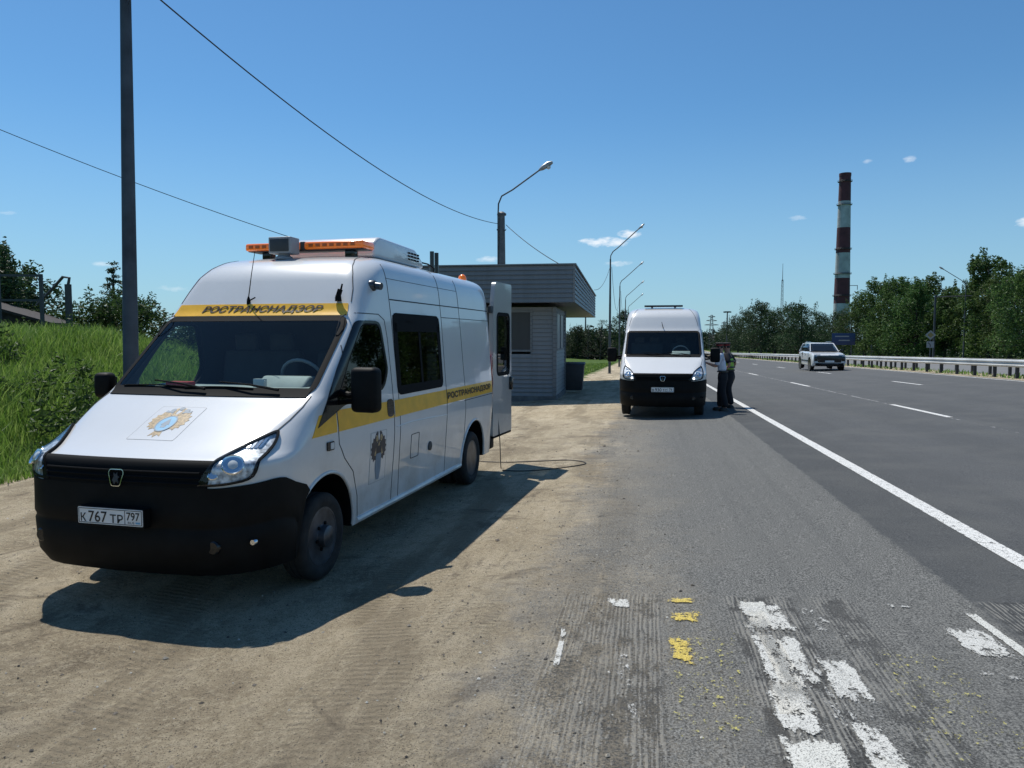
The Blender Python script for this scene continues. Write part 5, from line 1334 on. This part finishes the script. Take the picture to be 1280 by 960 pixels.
def tree_mesh(seed, H, R, kind, dens=1.0):
    """returns trunk mesh, crown mesh; crown is many leaf sprays gathered in uneven clumps along the limbs"""
    rnd = random.Random(seed); tb = MB(); V_, F__ = [], []
    lean = Vector((rnd.uniform(-.04, .04)*H, rnd.uniform(-.04, .04)*H, 0))
    base_r = .03*H*.55+.06; th = H*(.30 if kind == 'round' else .12)
    tb.tube([(0, 0, -.3), (0, 0, th*.5), lean*.3+Vector((0, 0, th)), lean*.7+Vector((0, 0, H*.62)), lean+Vector((0, 0, H*.93))], [base_r*1.25, base_r, base_r*.85, base_r*.5, base_r*.12], 8)
    nb = 32 if kind != 'conifer' else 40; clumps = []
    for i in range(nb):
        t = (i+.5)/nb; a = i*2.4+rnd.uniform(-.5, .5)
        if kind == 'poplar': z = H*(.10+.88*t); rad = R*(sin(pi*min(1, .12+.86*t))**.6)*rnd.uniform(.35, 1.0)
        elif kind == 'conifer': z = H*(.10+.88*t); rad = R*(1-t)**.9*rnd.uniform(.6, 1.0)+.05
        else: z = H*(.13+.83*t); rad = R*(sin(pi*min(1, .18+.80*t))**.55)*rnd.uniform(.3, 1.05)
        c = Vector((cos(a)*rad, sin(a)*rad, z+rnd.uniform(-.03, .03)*H))+lean*t; clumps.append((c, t))
        s = lean*t*.5+Vector((0, 0, max(th*.7, z-rad*.75-.04*H)))
        tb.tube([s, s.lerp(c, .5)+Vector((0, 0, -.02*H)), c], [base_r*.36*(1-t*.6), base_r*.2*(1-t*.5), base_r*.05], 5)
    for c, t in clumps:
        k = rnd.uniform(.75, 1.3); sp = R*(.40 if kind == 'round' else .42)*k*(1-.35*t); ls = max(.2, H*.034)
        if kind == 'conifer': leaves(V_, F__, c, int(55*dens), (sp*.9, sp*.9, sp*.35), ls*.8, rnd, .5)
        else:
            leaves(V_, F__, c, int(210*dens*k), (sp, sp, sp*.8), ls, rnd)
            for q in range(3):
                d = Vector((rnd.gauss(0, 1), rnd.gauss(0, 1), rnd.gauss(.3, .8))).normalized(); leaves(V_, F__, c+d*sp*1.05, int(34*dens), (sp*.34, sp*.34, sp*.4), ls*.9, rnd)
    if kind != 'conifer':
        for q in range(22):      # upright shoots that break the outline
            c, t = clumps[int(rnd.uniform(.45, 1)*(len(clumps)-1))]; leaves(V_, F__, c+Vector((rnd.uniform(-.3, .3)*R, rnd.uniform(-.3, .3)*R, R*rnd.uniform(.15, .34))), int(36*dens), (R*.06, R*.06, R*.22), ls*.8, rnd)
    m2 = MB(); m2.add(V_, F__); me2 = bpy.data.meshes.new('crown'); me2.from_pydata(m2.v, [], m2.f)
    return tb.mesh('trunk'), me2
TM = {}
def tree(kind, seed, x, y, H, R, label, group, leafm, dens=1.0, name='tree', cat='tree', zoff=0, rz=0, sc=(1, 1, 1)):
    key = (kind, seed, H, R, leafm, dens)
    if key not in TM:
        t, c = tree_mesh(seed, H, R, kind, dens); t.materials.append(M['bark']); c.materials.append(M[leafm])
        t.polygons.foreach_set('use_smooth', [True]*len(t.polygons)); TM[key] = (t, c)
    t, c = TM[key]; e = empty(name, (x, y, gz(x, y)+zoff), rz); e.scale = sc
    for nm, me in (('trunk', t), ('crown', c)):
        o = bpy.data.objects.new(nm, me); COL.objects.link(o); o.parent = e
    return tag(e, label, cat, group)
def at(px, py_unused, D):
    return (px-640)/924*D, D
G1 = 'trees along the opposite side of the road'
# (pixel column used only to work out the plan position, distance, height, crown radius, kind, label)
ROW = [(1290, 66, 9.0, 3.6, 'round', 'leafy tree cut by the right edge of the picture'),
       (1262, 78, 9.4, 3.6, 'round', 'tree next to the right-edge tree, sky showing through its crown'),
       (1236, 84, 11.6, 3.4, 'poplar', 'tallest tree at right with a pointed top, right of the street lamp'),
       (1213, 92, 9.3, 2.9, 'round', 'round tree just right of the right-hand street lamp pole'),
       (1180, 96, 9.0, 3.0, 'round', 'tree directly behind the right-hand street lamp'),
       (1163, 104, 11.2, 3.8, 'poplar', 'tall bushy tree left of the right-hand street lamp'),
       (1143, 100, 10.4, 3.8, 'round', 'broad tree behind the pole with the horizontal arm'),
       (1122, 106, 11.2, 4.0, 'poplar', 'tall tree right of the diamond sign'),
       (1100, 112, 11.4, 4.2, 'poplar', 'tall tree directly behind the diamond sign'),
       (1080, 124, 9.4, 4.0, 'round', 'rounded tree left of the diamond sign'),
       (1062, 138, 8.6, 4.0, 'round', 'dark tree behind the blue direction sign'),
       (1045, 152, 9.0, 3.6, 'poplar', 'tree at the foot of the striped chimney'),
       (1022, 172, 9.8, 3.4, 'round', 'thin open tree behind the white car'),
       (1000, 168, 11.8, 5.0, 'poplar', 'dark tree under the lattice mast, right one of two'),
       (988, 180, 11.8, 4.6, 'round', 'dark tree under the lattice mast, left one of two'),
       (968, 195, 12.3, 5.2, 'round', 'dark rounded tree next left of the lattice mast'),
       (951, 200, 14.2, 5.4, 'round', 'highest dark tree of the distant left clump'),
       (936, 225, 13.4, 5.8, 'round', 'dark tree in the middle of the distant clump'),
       (922, 260, 13.0, 6.0, 'round', 'dark tree near the left end of the distant clump'),
       (912, 310, 12.0, 6.5, 'round', 'last small tree of the row beside the far van')]
for i, (px, D, H, R, kd, lb_) in enumerate(ROW):
    x, y = at(px, 0, D); tree(kd, 20+i, x, y, H, R, lb_, G1, 'leaf' if D < 130 else 'leaf_dark', .95 if D < 130 else .6, rz=i*1.3)
# undergrowth strip behind the trunks on the right and far woods: masses nobody could count
def wood(name, pts, H, n, size, m_, label, seed, thick=8):
    rnd = random.Random(seed); V_, F__ = [], []; L = len(pts)-1
    for i in range(n):
        t = rnd.random()*L; k = int(t); f_ = t-k; p = Vector(pts[k])*(1-f_)+Vector(pts[k+1])*f_
        h = H*(.55+.45*noise.noise(Vector((p.x*.06, p.y*.06, seed)))+.16*noise.noise(Vector((p.x*.4, p.y*.4, seed)))+.1)
        q = Vector((p.x+rnd.uniform(-thick, thick), p.y+rnd.uniform(-thick, thick), 0)); z = gz(q.x, q.y)
        leaves(V_, F__, Vector((q.x, q.y, z+h*rnd.random()**.7)), 5, (size*1.6,)*3, size, rnd)
    me = bpy.data.meshes.new(name); me.from_pydata([tuple(v) for v in V_], [], F__)
    return tag(link(name, me, m_), label, 'vegetation', kind='stuff')
wood('undergrowth', [xy(46, 62), xy(47, 100), xy(50, 150), xy(56, 200), xy(60, 260)], 2.6, 2600, .55, M['leaf_dark'], 'low dark scrub behind the trunks of the roadside trees', 3, 4)
wood('far_woodland', [xy(78, 330), xy(60, 420), xy(20, 520), xy(-10, 560), xy(-60, 480), xy(-120, 420), xy(-220, 300)], 13, 6000, 2.2, M['wood_far'], 'far-off dark wood along the horizon', 5, 14)
wood('far_woodland', [xy(-7, 165), xy(-14, 172), xy(-24, 185), xy(-40, 200), xy(-70, 205)], 8.5, 2600, 1.0, M['wood_far'], 'dark wood edge beyond the meadow left of the street lamps', 6, 4)
G2 = 'dark trees beyond the meadow'
for i, (px, D, H, R, kd, lb_) in enumerate([(796, 150, 9.2, 3.0, 'conifer', 'dark tree just left of the far van roof'), (779, 150, 9.6, 3.4, 'round', 'dark tree right of the nearest street lamp'), (750, 155, 8.6, 3.0, 'conifer', 'dark tree left of the nearest street lamp'),
                                  (735, 160, 7.6, 2.6, 'conifer', 'dark pointed tree in the middle of the meadow edge'), (722, 165, 7.2, 2.8, 'round', 'dark tree at the left end of the meadow edge'), (709, 168, 6.4, 2.4, 'conifer', 'small dark tree beside the building corner')]):
    x, y = at(px, 0, D); tree(kd, 60+i, x, y, H, R, lb_, G2, 'leaf_dark', .6)
# tree and bushes at the left, on the bank
x, y = -20.7, 28.5; tree('round', 80, x, y, 3.75, 2.6, 'dark leafy tree at the left edge behind the bank', None, 'leaf_dark', 2.2)
tree('round', 86, -25.8, 34, 4.6, 2.6, 'tree partly hidden behind the left-edge tree on the bank', None, 'leaf_dark', 1.0)
tree('conifer', 81, -17.4, 32.5, 3.7, .8, 'small pointed conifer between bushes left of the tall pole', None, 'leaf_dark', .8)
def bush(x, y, H, R, seed, label, grp='bushes along the top of the bank'):
    rnd = random.Random(seed); V_, F__ = [], []; st = MB()
    for i in range(13):
        a = rnd.random()*6.28; r = R*rnd.random()**.6; c = Vector((cos(a)*r, sin(a)*r, H*rnd.uniform(.2, .82)))
        leaves(V_, F__, c, 230, (R*.34, R*.34, H*.22), .15, rnd); st.tube([(0, 0, 0), c*.6, c], [.04, .025, .01], 5)
        leaves(V_, F__, c+Vector((rnd.uniform(-.2, .2), 0, H*.25)), 30, (R*.10, R*.10, H*.16), .14, rnd)
    e = empty('bush', (x, y, gz(x, y)-.1)); me = bpy.data.meshes.new('foliage'); me.from_pydata([tuple(v) for v in V_], [], F__); link('foliage', me, M['leaf_bush'], e); st.build('stems', M['bark'], e)
    tag(e, label, 'bush', grp)
for i, (x, y, H, R, lb_) in enumerate([(-17.2, 28.6, 2.5, 1.6, 'bush just right of the shed on the bank'), (-15.6, 29.2, 2.6, 1.6, 'bush beneath the small conifer'), (-14.2, 28.4, 2.5, 1.5, 'bush immediately left of the tall pole'),
                                     (-12.4, 29.0, 2.4, 1.5, 'bush immediately right of the tall pole'), (-10.6, 29.6, 2.1, 1.4, 'bush seen over the nearer van bonnet'), (-8.6, 30.2, 2.0, 1.4, 'bush seen through the nearer van windscreen'),
                                     (-19.4, 27.6, 1.9, 1.5, 'low bush behind the railing')]):
    bush(x, y, H*.80, R*1.3, 100+i, lb_)
def grass(name, n, area, hfun, wfun, m_, label, seed, zfn=None, bend=.35, keep=None):
    rnd = random.Random(seed); V_, F__ = [], []
    while n > 0:
        a, b_ = area(rnd)
        if keep and not keep(a, b_, rnd): n -= 1; continue
        x, y = xy(a, b_); z = ground_ab(a, b_)-.02; h = hfun(rnd, a, b_); w = wfun(rnd, a, b_); t = rnd.random()*pi; dx, dy = cos(t)*w, sin(t)*w; lx, ly = rnd.gauss(0, bend)*h, rnd.gauss(0, bend)*h
        k = len(V_); V_ += [(x-dx, y-dy, z), (x+dx, y+dy, z), (x+lx*.4+dx*.7, y+ly*.4+dy*.7, z+h*.6), (x+lx*.4-dx*.7, y+ly*.4-dy*.7, z+h*.6), (x+lx, y+ly, z+h)]
        F__ += [(k, k+1, k+2, k+3), (k+3, k+2, k+4)]; n -= 1
    me = bpy.data.meshes.new(name); me.from_pydata(V_, [], F__); return tag(link(name, me, m_), label, 'grass', kind='stuff')
def bank_area(rnd):
    b_ = rnd.uniform(4, 34); return toe(b_)+.15-abs(rnd.gauss(0, 1))**1.0*4.6, b_
def dense(a, b_, rnd): return noise.noise(Vector((a*.35, b_*.35, 7)))+rnd.random()*.9 > .05
grass('grass', 170000, bank_area, lambda r, a, b_: r.uniform(.10, .34)*(.55+.9*ss(toe(b_), toe(b_)-2.5, a))*(1+.5*noise.noise(Vector((a*.5, b_*.5, 1)))), lambda r, a, b_: r.uniform(.004, .010)*(1+b_*.03), M['grass'], 'tall green grass covering the bank on the left', 11, keep=dense)
def meadow_area(rnd):
    b_ = 36+70*rnd.random()**1.3; return rnd.uniform(-16, -4.4), b_
grass('meadow_grass', 16000, meadow_area, lambda r, a, b_: r.uniform(.1, .28), lambda r, a, b_: r.uniform(.03, .07), M['grass'], 'green meadow between the post building and the street lamps', 12)
def med_area(rnd): return rnd.uniform(14.8, 17), rnd.uniform(26, 140)
grass('median_weeds', 5000, med_area, lambda r, a, b_: r.uniform(.06, .22), lambda r, a, b_: r.uniform(.02, .04), M['grass'], 'sparse weeds growing under the guardrails', 13, keep=lambda a, b_, r: noise.noise(Vector((a*.8, b_*.3, 2)))+r.random()*.5 > .22)
def verge_area(rnd): return rnd.uniform(31, 46), rnd.uniform(50, 180)
grass('verge_grass', 12000, verge_area, lambda r, a, b_: r.uniform(.15, .5), lambda r, a, b_: r.uniform(.05, .1), M['grass'], 'grass verge under the roadside trees', 14)
def weeds():
    rnd = random.Random(21); V_, F__ = [], []
    for i in range(520):
        b_ = rnd.uniform(4, 32); a = toe(b_)-.4-abs(rnd.gauss(0, 1))*3.6
        if noise.noise(Vector((a*.28, b_*.28, 5))) < -.08+.2*rnd.random(): continue
        x, y = xy(a, b_); z = ground_ab(a, b_); h = rnd.uniform(.3, .75)
        leaves(V_, F__, Vector((x, y, z+h*.55)), 46, (.24, .24, h*.5), .12, rnd)
    me = bpy.data.meshes.new('weeds'); me.from_pydata([tuple(v) for v in V_], [], F__); tag(link('weeds', me, M['weed']), 'dark leafy weeds and nettles on the bank', 'weeds', kind='stuff')
weeds()

# ------------------------------------------------------------------ white car on the carriageway
def car():
    e = empty('car', (0, 0, 0)); Wd = .96
    M['car_white'] = M['white']
    def cross(prof_top, prof_bot, ys, wf, nm, m_, taper=0, bev=.05, parent=e):
        """closed body from side profile: for each y bottom z, top z, half width (bottom, top)"""
        m = MB(); vs = []; fs = []; k = 10
        for y in ys:
            zb, zt = prof_bot(y), prof_top(y); w = wf(y); r = min(.10, (zt-zb)*.4); wt = w-taper
            ring_ = [(w-.04, zb), (w, zb+.06), (w, zb+(zt-zb)*.5), (wt, zt-r), (wt-r*.8, zt), (-(wt-r*.8), zt), (-wt, zt-r), (-w, zb+(zt-zb)*.5), (-w, zb+.06), (-(w-.04), zb)]
            vs += [(x, y, z) for x, z in ring_]
        for i in range(len(ys)-1):
            for j in range(k): fs.append((i*k+j, i*k+(j+1) % k, (i+1)*k+(j+1) % k, (i+1)*k+j))
        fs += [tuple(range(k-1, -1, -1)), tuple((len(ys)-1)*k+j for j in range(k))]
        m.add(vs, fs); return m.build(nm, m_, parent, smooth=True, angle=32)
    ys = [0, .05, .15, .35, .6, .9, 1.15, 1.3, 2, 3, 4, 4.45, 4.62, 4.68]
    top_ = interp([(0, .80), (.05, .93), (.15, 1.0), (.6, 1.05), (1.2, 1.10), (1.35, 1.12), (4.2, 1.12), (4.62, 1.08), (4.68, .95)])
    bot_ = interp([(0, .34), (.3, .25), (4.3, .27), (4.68, .42)]); wf = interp([(0, .86), (.12, .93), (.4, .96), (4.2, .96), (4.6, .90), (4.68, .84)])
    cross(top_, bot_, ys, wf, 'body', M['car_white'], .03)
    gt = interp([(1.28, 1.13), (1.5, 1.26), (2.05, 1.60), (2.3, 1.655), (3.6, 1.66), (4.1, 1.62), (4.35, 1.40), (4.5, 1.14)])
    cross(gt, lambda y: 1.08, [1.28, 1.5, 1.8, 2.05, 2.3, 3, 3.6, 4.1, 4.35, 4.5], interp([(1.28, .86), (2.3, .86), (4.1, .84), (4.5, .80)]), 'cabin', M['gloss_black'], .17)
    m = MB(); m.prism(round_poly([(2.12, 1.625), (2.3, 1.668), (3.6, 1.678), (4.15, 1.64), (4.15, 1.60), (2.12, 1.59)], .01), -.64, .64, 'YZ'); m.build('roof', M['car_white'], e, bevel=.015)
    for s in (-1, 1):
        m = MB(); m.tube([(s*.83, 1.34, 1.12), (s*.70, 2.08, 1.585), (s*.68, 2.3, 1.64)], .030, 6); m.build('pillar', M['car_white'], e, smooth=True)
        m = MB(); m.tube([(s*.62, 2.3, 1.71), (s*.62, 2.4, 1.735), (s*.62, 3.7, 1.735), (s*.62, 3.8, 1.70)], .018, 6); m.build('roof_rail', M['gloss_black'], e, smooth=True)
        for y in (2.85, 3.75):
            m = MB(); m.tube([(s*.865, y, 1.12), (s*.715, y, 1.58)], .022, 6); m.build('pillar', M['gloss_black'], e)
        m = MB(); m.tube([(s*.88, 4.33, 1.10), (s*.72, 3.98, 1.60)], .05, 6); m.build('rear_pillar', M['car_white'], e)
        m = MB(); m.tube([(s*.90, 1.55, 1.14), (s*1.0, 1.53, 1.18)], .02, 6); m.box((s*1.05, 1.54, 1.20), (.16, .12, .13)); m.build('mirror', M['gloss_black'], e, bevel=.02)
        for y in (.92, 3.78):
            m = MB(); m.lathe([(.44, s*.90), (.44, s*.972), (.40, s*.974)], (0, y, .37), 'X', 28); m.build('wheel_arch', M['gloss_black'], e, smooth=True, angle=40)
            t = MB(); t.lathe([(.24, -.11), (.34, -.115), (.37, -.09), (.37, .09), (.34, .115), (.24, .11)], (s*.84, y, .37), 'X', 28); w = t.build('wheel', M['rubber'], e, smooth=True, angle=45)
            t = MB(); t.lathe([(.245, s*.10), (.235, s*.09), (.22, s*.05), (.06, s*.06), (.05, s*.085), (0, s*.085)], (s*.84, y, .37), 'X', 28)
            for i in range(5):
                a = i*2*pi/5; t.tube([(s*.915, y+.05*cos(a), .37+.05*sin(a)), (s*.93, y+.225*cos(a), .37+.225*sin(a))], .022, 5)
            t.build('rim', M['silver'], w, smooth=True, angle=40)
        m = MB(); m.box((s*.955, 2.3, .56), (.04, 2.0, .10)); m.build('side_cladding', M['gloss_black'], e, bevel=.015)
        m = MB(); m.box((s*.70, .10, .955), (.36, .10, .05)); m.build('daytime_light', M['lampglass'], e, bevel=.01)
        m = MB(); m.box((s*.78, .03, .72), (.20, .08, .30)); hl = m.build('headlight', M['gloss_black'], e, bevel=.02)
        m = MB(); m.box((s*.90, .03, .66), (.035, .10, .44)); m.box((s*.84, .0, .48), (.14, .10, .04)); m.build('lamp_trim', M['car_white'], hl, bevel=.008)
        for y in (2.05, 2.95):
            m = MB(); m.box((s*.968, y+.25, .98), (.03, .22, .03)); m.build('door_handle', M['gloss_black'], e, bevel=.006)
        m = MB(); m.box((s*.62, 4.66, 1.0), (.5, .06, .10)); m.build('tail_light', M['tail'], e, bevel=.01)
        m = MB(); m.box((s*.905, 3.10, .75), (.125, .008, .62)); m.build('door_gap', M['seam'], e)
    m = MB(); m.prism(round_poly([(-.66, .50), (.66, .50), (.70, .90), (-.70, .90)], .03), -.03, .12, 'XZ'); g_ = m.build('grille', M['gloss_black'], e, bevel=.01)
    m = MB()
    for z in (.58, .66, .74, .82): m.box((0, -.035, z), (1.24, .012, .012))
    m.build('grille_slats', M['steel_dark'], g_)
    m = MB(); m.box((0, .02, .38), (1.62, .14, .16)); m.build('lower_bumper', M['black_plastic'], e, bevel=.03); m = MB(); m.box((0, -.055, .42), (1.0, .02, .05)); m.build('skid_trim', M['silver'], e, bevel=.005)
    m = MB(); m.box((0, -.045, .56), (.52, .012, .112)); pl = m.build('licence_plate', M['plate'], e)
    m = MB(); m.box((0, .02, .93), (.14, .02, .03)); m.build('badge', M['chrome'], e, bevel=.005)
    for x in (-.36, .36):
        m = MB(); m.tube([(x+.3, 1.24, 1.14), (x-.25, 1.36, 1.19)], .010, 5); m.build('wiper', M['gasket'], e)
    m = MB(); m.box((0, 2.3, .40), (1.5, 3.6, .2)); m.build('underbody', M['interior'], e)
    return e
cx, cy = 19.15, 44.6
c_ = car(); c_.location = (cx, cy, gz_ab(*ab(cx, cy))+.02); c_.rotation_euler = (0, 0, -TH-.0)
tag(c_, 'white sport utility car with black grille driving towards the camera on the carriageway', 'car')

# ------------------------------------------------------------------ people
def skin_mesh(name, pts, edges, radii, m_, parent, sub=2, root=0):
    me = bpy.data.meshes.new(name); me.from_pydata([tuple(p) for p in pts], edges, [])
    o = bpy.data.objects.new(name, me); COL.objects.link(o)
    sk = o.modifiers.new('s', 'SKIN'); sk.use_smooth_shade = True
    for i, r in enumerate(radii):
        d = me.skin_vertices[0].data[i]; d.radius = (r, r) if not isinstance(r, tuple) else r; d.use_root = (i == root)
    ss_ = o.modifiers.new('u', 'SUBSURF'); ss_.levels = ss_.render_levels = sub
    bpy.context.view_layer.update(); dg = bpy.context.evaluated_depsgraph_get()
    out = bpy.data.meshes.new_from_object(o.evaluated_get(dg), depsgraph=dg); bpy.data.objects.remove(o)
    out.materials.clear(); return link(name, out, m_, parent, True)
def person(label, loc, rz, hands, vest=False, shirt='shirt', hat=True, step=.08, lean=.06):
    """faces +Y before rotation; hands = (left hand point, right hand point)"""
    P = empty('person', loc, rz)
    hip = Vector((0, 0, .93)); chest = Vector((0, lean*.8, 1.30)); neck = Vector((0, lean, 1.49)); headc = Vector((0, lean+.035, 1.63))
    pts = [hip, Vector((0, lean*.4, 1.10)), chest, neck, headc+Vector((0, -.01, -.03)), headc+Vector((0, 0, .06))]; ed = [(0, 1), (1, 2), (2, 3), (3, 4), (4, 5)]
    rad = [(.125, .085), (.125, .09), (.165, .115), .055, (.074, .088), (.070, .085)]
    J = {}
    for s, hd in ((-1, hands[0]), (1, hands[1])):
        sh = Vector((s*.185, lean*.9, 1.425)); hand = Vector(hd)
        d = hand-sh; L = d.length; up = .30; lo = .27
        L2 = min(L, up+lo-.01); mid = sh+d.normalized()*(up*up-lo*lo+L2*L2)/(2*L2); hgt = sqrt(max(0, up*up-(mid-sh).length**2)); bend = Vector((s*.35, -.5, -1)); bend = (bend-d.normalized()*bend.dot(d.normalized())).normalized()
        el = mid+bend*hgt; wr = sh+d.normalized()*L2 if L > L2 else hand
        n = len(pts); pts += [sh, el, wr]; ed += [(2, n), (n, n+1), (n+1, n+2)]; rad += [.062, .043, .028]; J['arm', s] = (sh, el, wr)
        palm = wr+(wr-el).normalized()*.085; pts.append(palm); ed.append((n+2, n+3)); rad.append((.038, .018))
        f = (wr-el).normalized(); side = f.cross(Vector((0, 0, 1))).normalized(); dn = side.cross(f)
        for k, ln in enumerate((.068, .078, .074, .058)):
            q = len(pts); b0 = palm+side*(-.03+.02*k)+f*.012; pts += [b0, b0+f*ln*.55+Vector((0, 0, -.012)), b0+f*ln*.9+Vector((0, 0, -.035))]; ed += [(n+3, q), (q, q+1), (q+1, q+2)]; rad += [.009, .008, .007]
        q = len(pts); b0 = wr+f*.03-side*s*.035; pts += [b0, b0+f*.045-side*s*.015+Vector((0, 0, .01))]; ed += [(n+2, q), (q, q+1)]; rad += [.011, .009]
        ft = s*.10; kn = Vector((ft, .03+step*s*.4, .50)); an = Vector((ft*1.05, -.02+step*s, .09)); n = len(pts)
        pts += [Vector((s*.09, 0, .88)), kn, an, an+Vector((s*.02, .15, -.045))]; ed += [(0, n), (n, n+1), (n+1, n+2), (n+2, n+3)]; rad += [.070, .050, .038, (.035, .026)]; J['leg', s] = (Vector((s*.09, 0, .90)), kn, an)
    body = skin_mesh('body', pts, ed, rad, M['skin'], P, 1)
    # face: nose, eyes, mouth, ears gathered on the head
    m = MB(); m.lathe([(0, 0), (.016, .012), (.011, .035), (.002, .05)], headc+Vector((0, .075, -.035)), 'Z', 8)
    m.build('nose', M['skin'], body, smooth=True)
    for s in (-1, 1):
        m = MB(); m.lathe([(0, -.006), (.011, 0), (0, .006)], headc+Vector((s*.030, .080, .012)), 'Y', 8); m.build('eye', M['hair'], body)
        m = MB(); m.tube([headc+Vector((s*.074, -.01, -.02)), headc+Vector((s*.083, -.02, .0)), headc+Vector((s*.078, -.01, .03))], [.012, .017, .010], 6); m.build('ear', M['skin'], body, smooth=True)
    m = MB(); m.box(headc+Vector((0, .078, -.058)), (.045, .008, .008)); m.build('mouth', M['capred'], body)
    m = MB(); m.lathe([(.0755, -.03), (.080, .0), (.079, .04), (.05, .085), (0, .098)], headc+Vector((0, -.018, .015)), 'Z', 20); hr = m.build('hair', M['hair'], P, smooth=True)
    # clothes
    tp = [Vector((0, 0, 1.0)), Vector((0, lean*.4, 1.12)), chest, Vector((0, lean*.95, 1.435))]; te = [(0, 1), (1, 2), (2, 3)]; tr_ = [(.168, .125), (.156, .118), (.182, .132), (.085, .07)]
    for s in (-1, 1):
        sh, el, wr = J['arm', s]; n = len(tp); tp += [sh, sh.lerp(el, .55), sh.lerp(el, .92)]; te += [(2, n), (n, n+1), (n+1, n+2)]; tr_ += [.078, .072, .070]
    skin_mesh('shirt', tp, te, tr_, M[shirt], P, 2)
    bp_ = [Vector((0, 0, 1.03)), Vector((0, 0, .93)), Vector((0, 0, .84))]; be = [(0, 1), (1, 2)]; br = [(.170, .125), (.180, .140), (.185, .145)]
    for s in (-1, 1):
        a, k, an = J['leg', s]; n = len(bp_); bp_ += [a+Vector((0, 0, -.14)), a.lerp(k, .6), k, an+Vector((0, 0, .0))]; be += [(2, n), (n, n+1), (n+1, n+2), (n+2, n+3)]; br += [.115, .105, .088, .080]
        m = MB(); c = an+Vector((s*.01, .06, -.045)); m.lathe([(0, 0), (1, 0), (1.0, .5), (.7, .9), (0, 1)], (0, 0, 0), 'Z', 16); m.v = [(c.x+v[0]*.052, c.y+v[1]*.125, c.z-.045+v[2]*.10) for v in m.v]; m.build('shoe', M['shoe'], P, smooth=True)
    skin_mesh('trousers', bp_, be, br, M['trouser'], P, 2)
    m = MB(); m.lathe([(.150, 1.0), (.182, 1.0), (.182, 1.04), (.150, 1.04)], (0, .005, 0), 'Z', 20); m.v = [(v[0], v[1]*.76, v[2]) for v in m.v]; m.build('belt', M['shoe'], P, smooth=True, angle=40)
    m = MB(); m.lathe([(.088, .045), (.090, .082)], headc+Vector((0, -.005, 0)), 'Z', 24); cp = m.build('cap_band', M['capred'], P, smooth=True)
    m = MB(); m.lathe([(.092, .080), (.115, .108), (.115, .116), (.09, .130), (0, .134)], headc+Vector((0, -.005, 0)), 'Z', 24); m.build('cap_crown', M['cap'], cp, smooth=True, angle=50)
    m = MB(); m.prism([(.085*cos(radians(a)), .085*sin(radians(a))) for a in range(20, 161, 14)]+[(.07*cos(radians(a))*1.15, .04+.10*sin(radians(a))) for a in range(160, 19, -14)], .045, .055); m.v = [(v[0]+headc.x, v[1]+headc.y, v[2]+headc.z-.25*max(0, v[1]-.06)) for v in m.v]; m.build('cap_peak', M['shoe'], cp)
    if vest:
        vp = [Vector((0, 0, .98)), Vector((0, lean*.4, 1.12)), chest, Vector((0, lean*.95, 1.42))]
        n = 4; vp += [Vector((-.16, lean*.9, 1.41)), Vector((.16, lean*.9, 1.41))]
        v_ = skin_mesh('vest', vp, [(0, 1), (1, 2), (2, 3), (2, 4), (2, 5)], [(.19, .145), (.18, .14), (.20, .15), (.10, .085), .095, .095], M['vest'], P, 2)
        for z in (1.08, 1.24):
            m = MB(); m.lathe([(.205, z), (.208, z+.045)], (0, lean*.5, 0), 'Z', 24); m.v = [(v[0], v[1]*.80, v[2]) for v in m.v]; m.build('reflective_band', M['silver'], v_, smooth=True)
    tag(P, label, 'person'); return P
x, y = 5.42, 19.0
off1 = person('person in white short-sleeved shirt, dark trousers and red-banded cap, at the far van door', (x, y, gz_ab(*ab(x, y))), radians(72), ((-.12, .40, 1.24), (.12, .38, 1.22)))
m = MB(); m.box((0, .47, 1.28), (.22, .16, .012), M=Matrix.Rotation(.35, 3, 'X')); pp = m.build('sheet_of_paper', M['paper'], None); pp.location = off1.location; pp.rotation_euler = off1.rotation_euler
tag(pp, 'small white paper held by the person in the white shirt', 'paper')
x, y = 5.86, 19.9
person('person in a yellow-green reflective vest and dark cap standing behind the white-shirted one', (x, y, gz_ab(*ab(x, y))), radians(58), ((-.24, .10, .98), (.25, .12, 1.0)), vest=True, shirt='trouser')

# ------------------------------------------------------------------ cable from the open rear door and litter
def cable():
    m = MB(); o = van.matrix_basis
    W3 = lambda X, Y, Z: o @ Vector((X, Y, Z))
    p = [W3(.96, 6.0, 1.15), W3(1.0, 6.1, .85), W3(1.03, 6.15, .45)]
    g = [W3(1.05, 6.15, .02), W3(1.15, 5.95, .015), W3(1.5, 5.9, .015), W3(1.95, 6.05, .015), W3(2.25, 6.45, .015), W3(1.95, 6.8, .015), W3(1.4, 6.75, .015), W3(.9, 6.6, .015), W3(.3, 6.7, .015)]
    for q in g: q.z = gz(q.x, q.y)+.012
    raw = p+g; pts = []
    for i in range(len(raw)-1):
        p0, p1, p2, p3 = raw[max(0, i-1)], raw[i], raw[i+1], raw[min(len(raw)-1, i+2)]
        for k in range(8):
            t = k/8; pts.append(.5*((2*p1)+(p2-p0)*t+(2*p0-5*p1+4*p2-p3)*t*t+(3*p1-p0-3*p2+p3)*t*t*t))
    pts.append(raw[-1]); m.tube(pts, .007, 6); tag(m.build('cable', M['wire'], None, smooth=True), 'black cable hanging from the open rear door and looping over the dirt', 'cable')
bpy.context.view_layer.update()
cable()
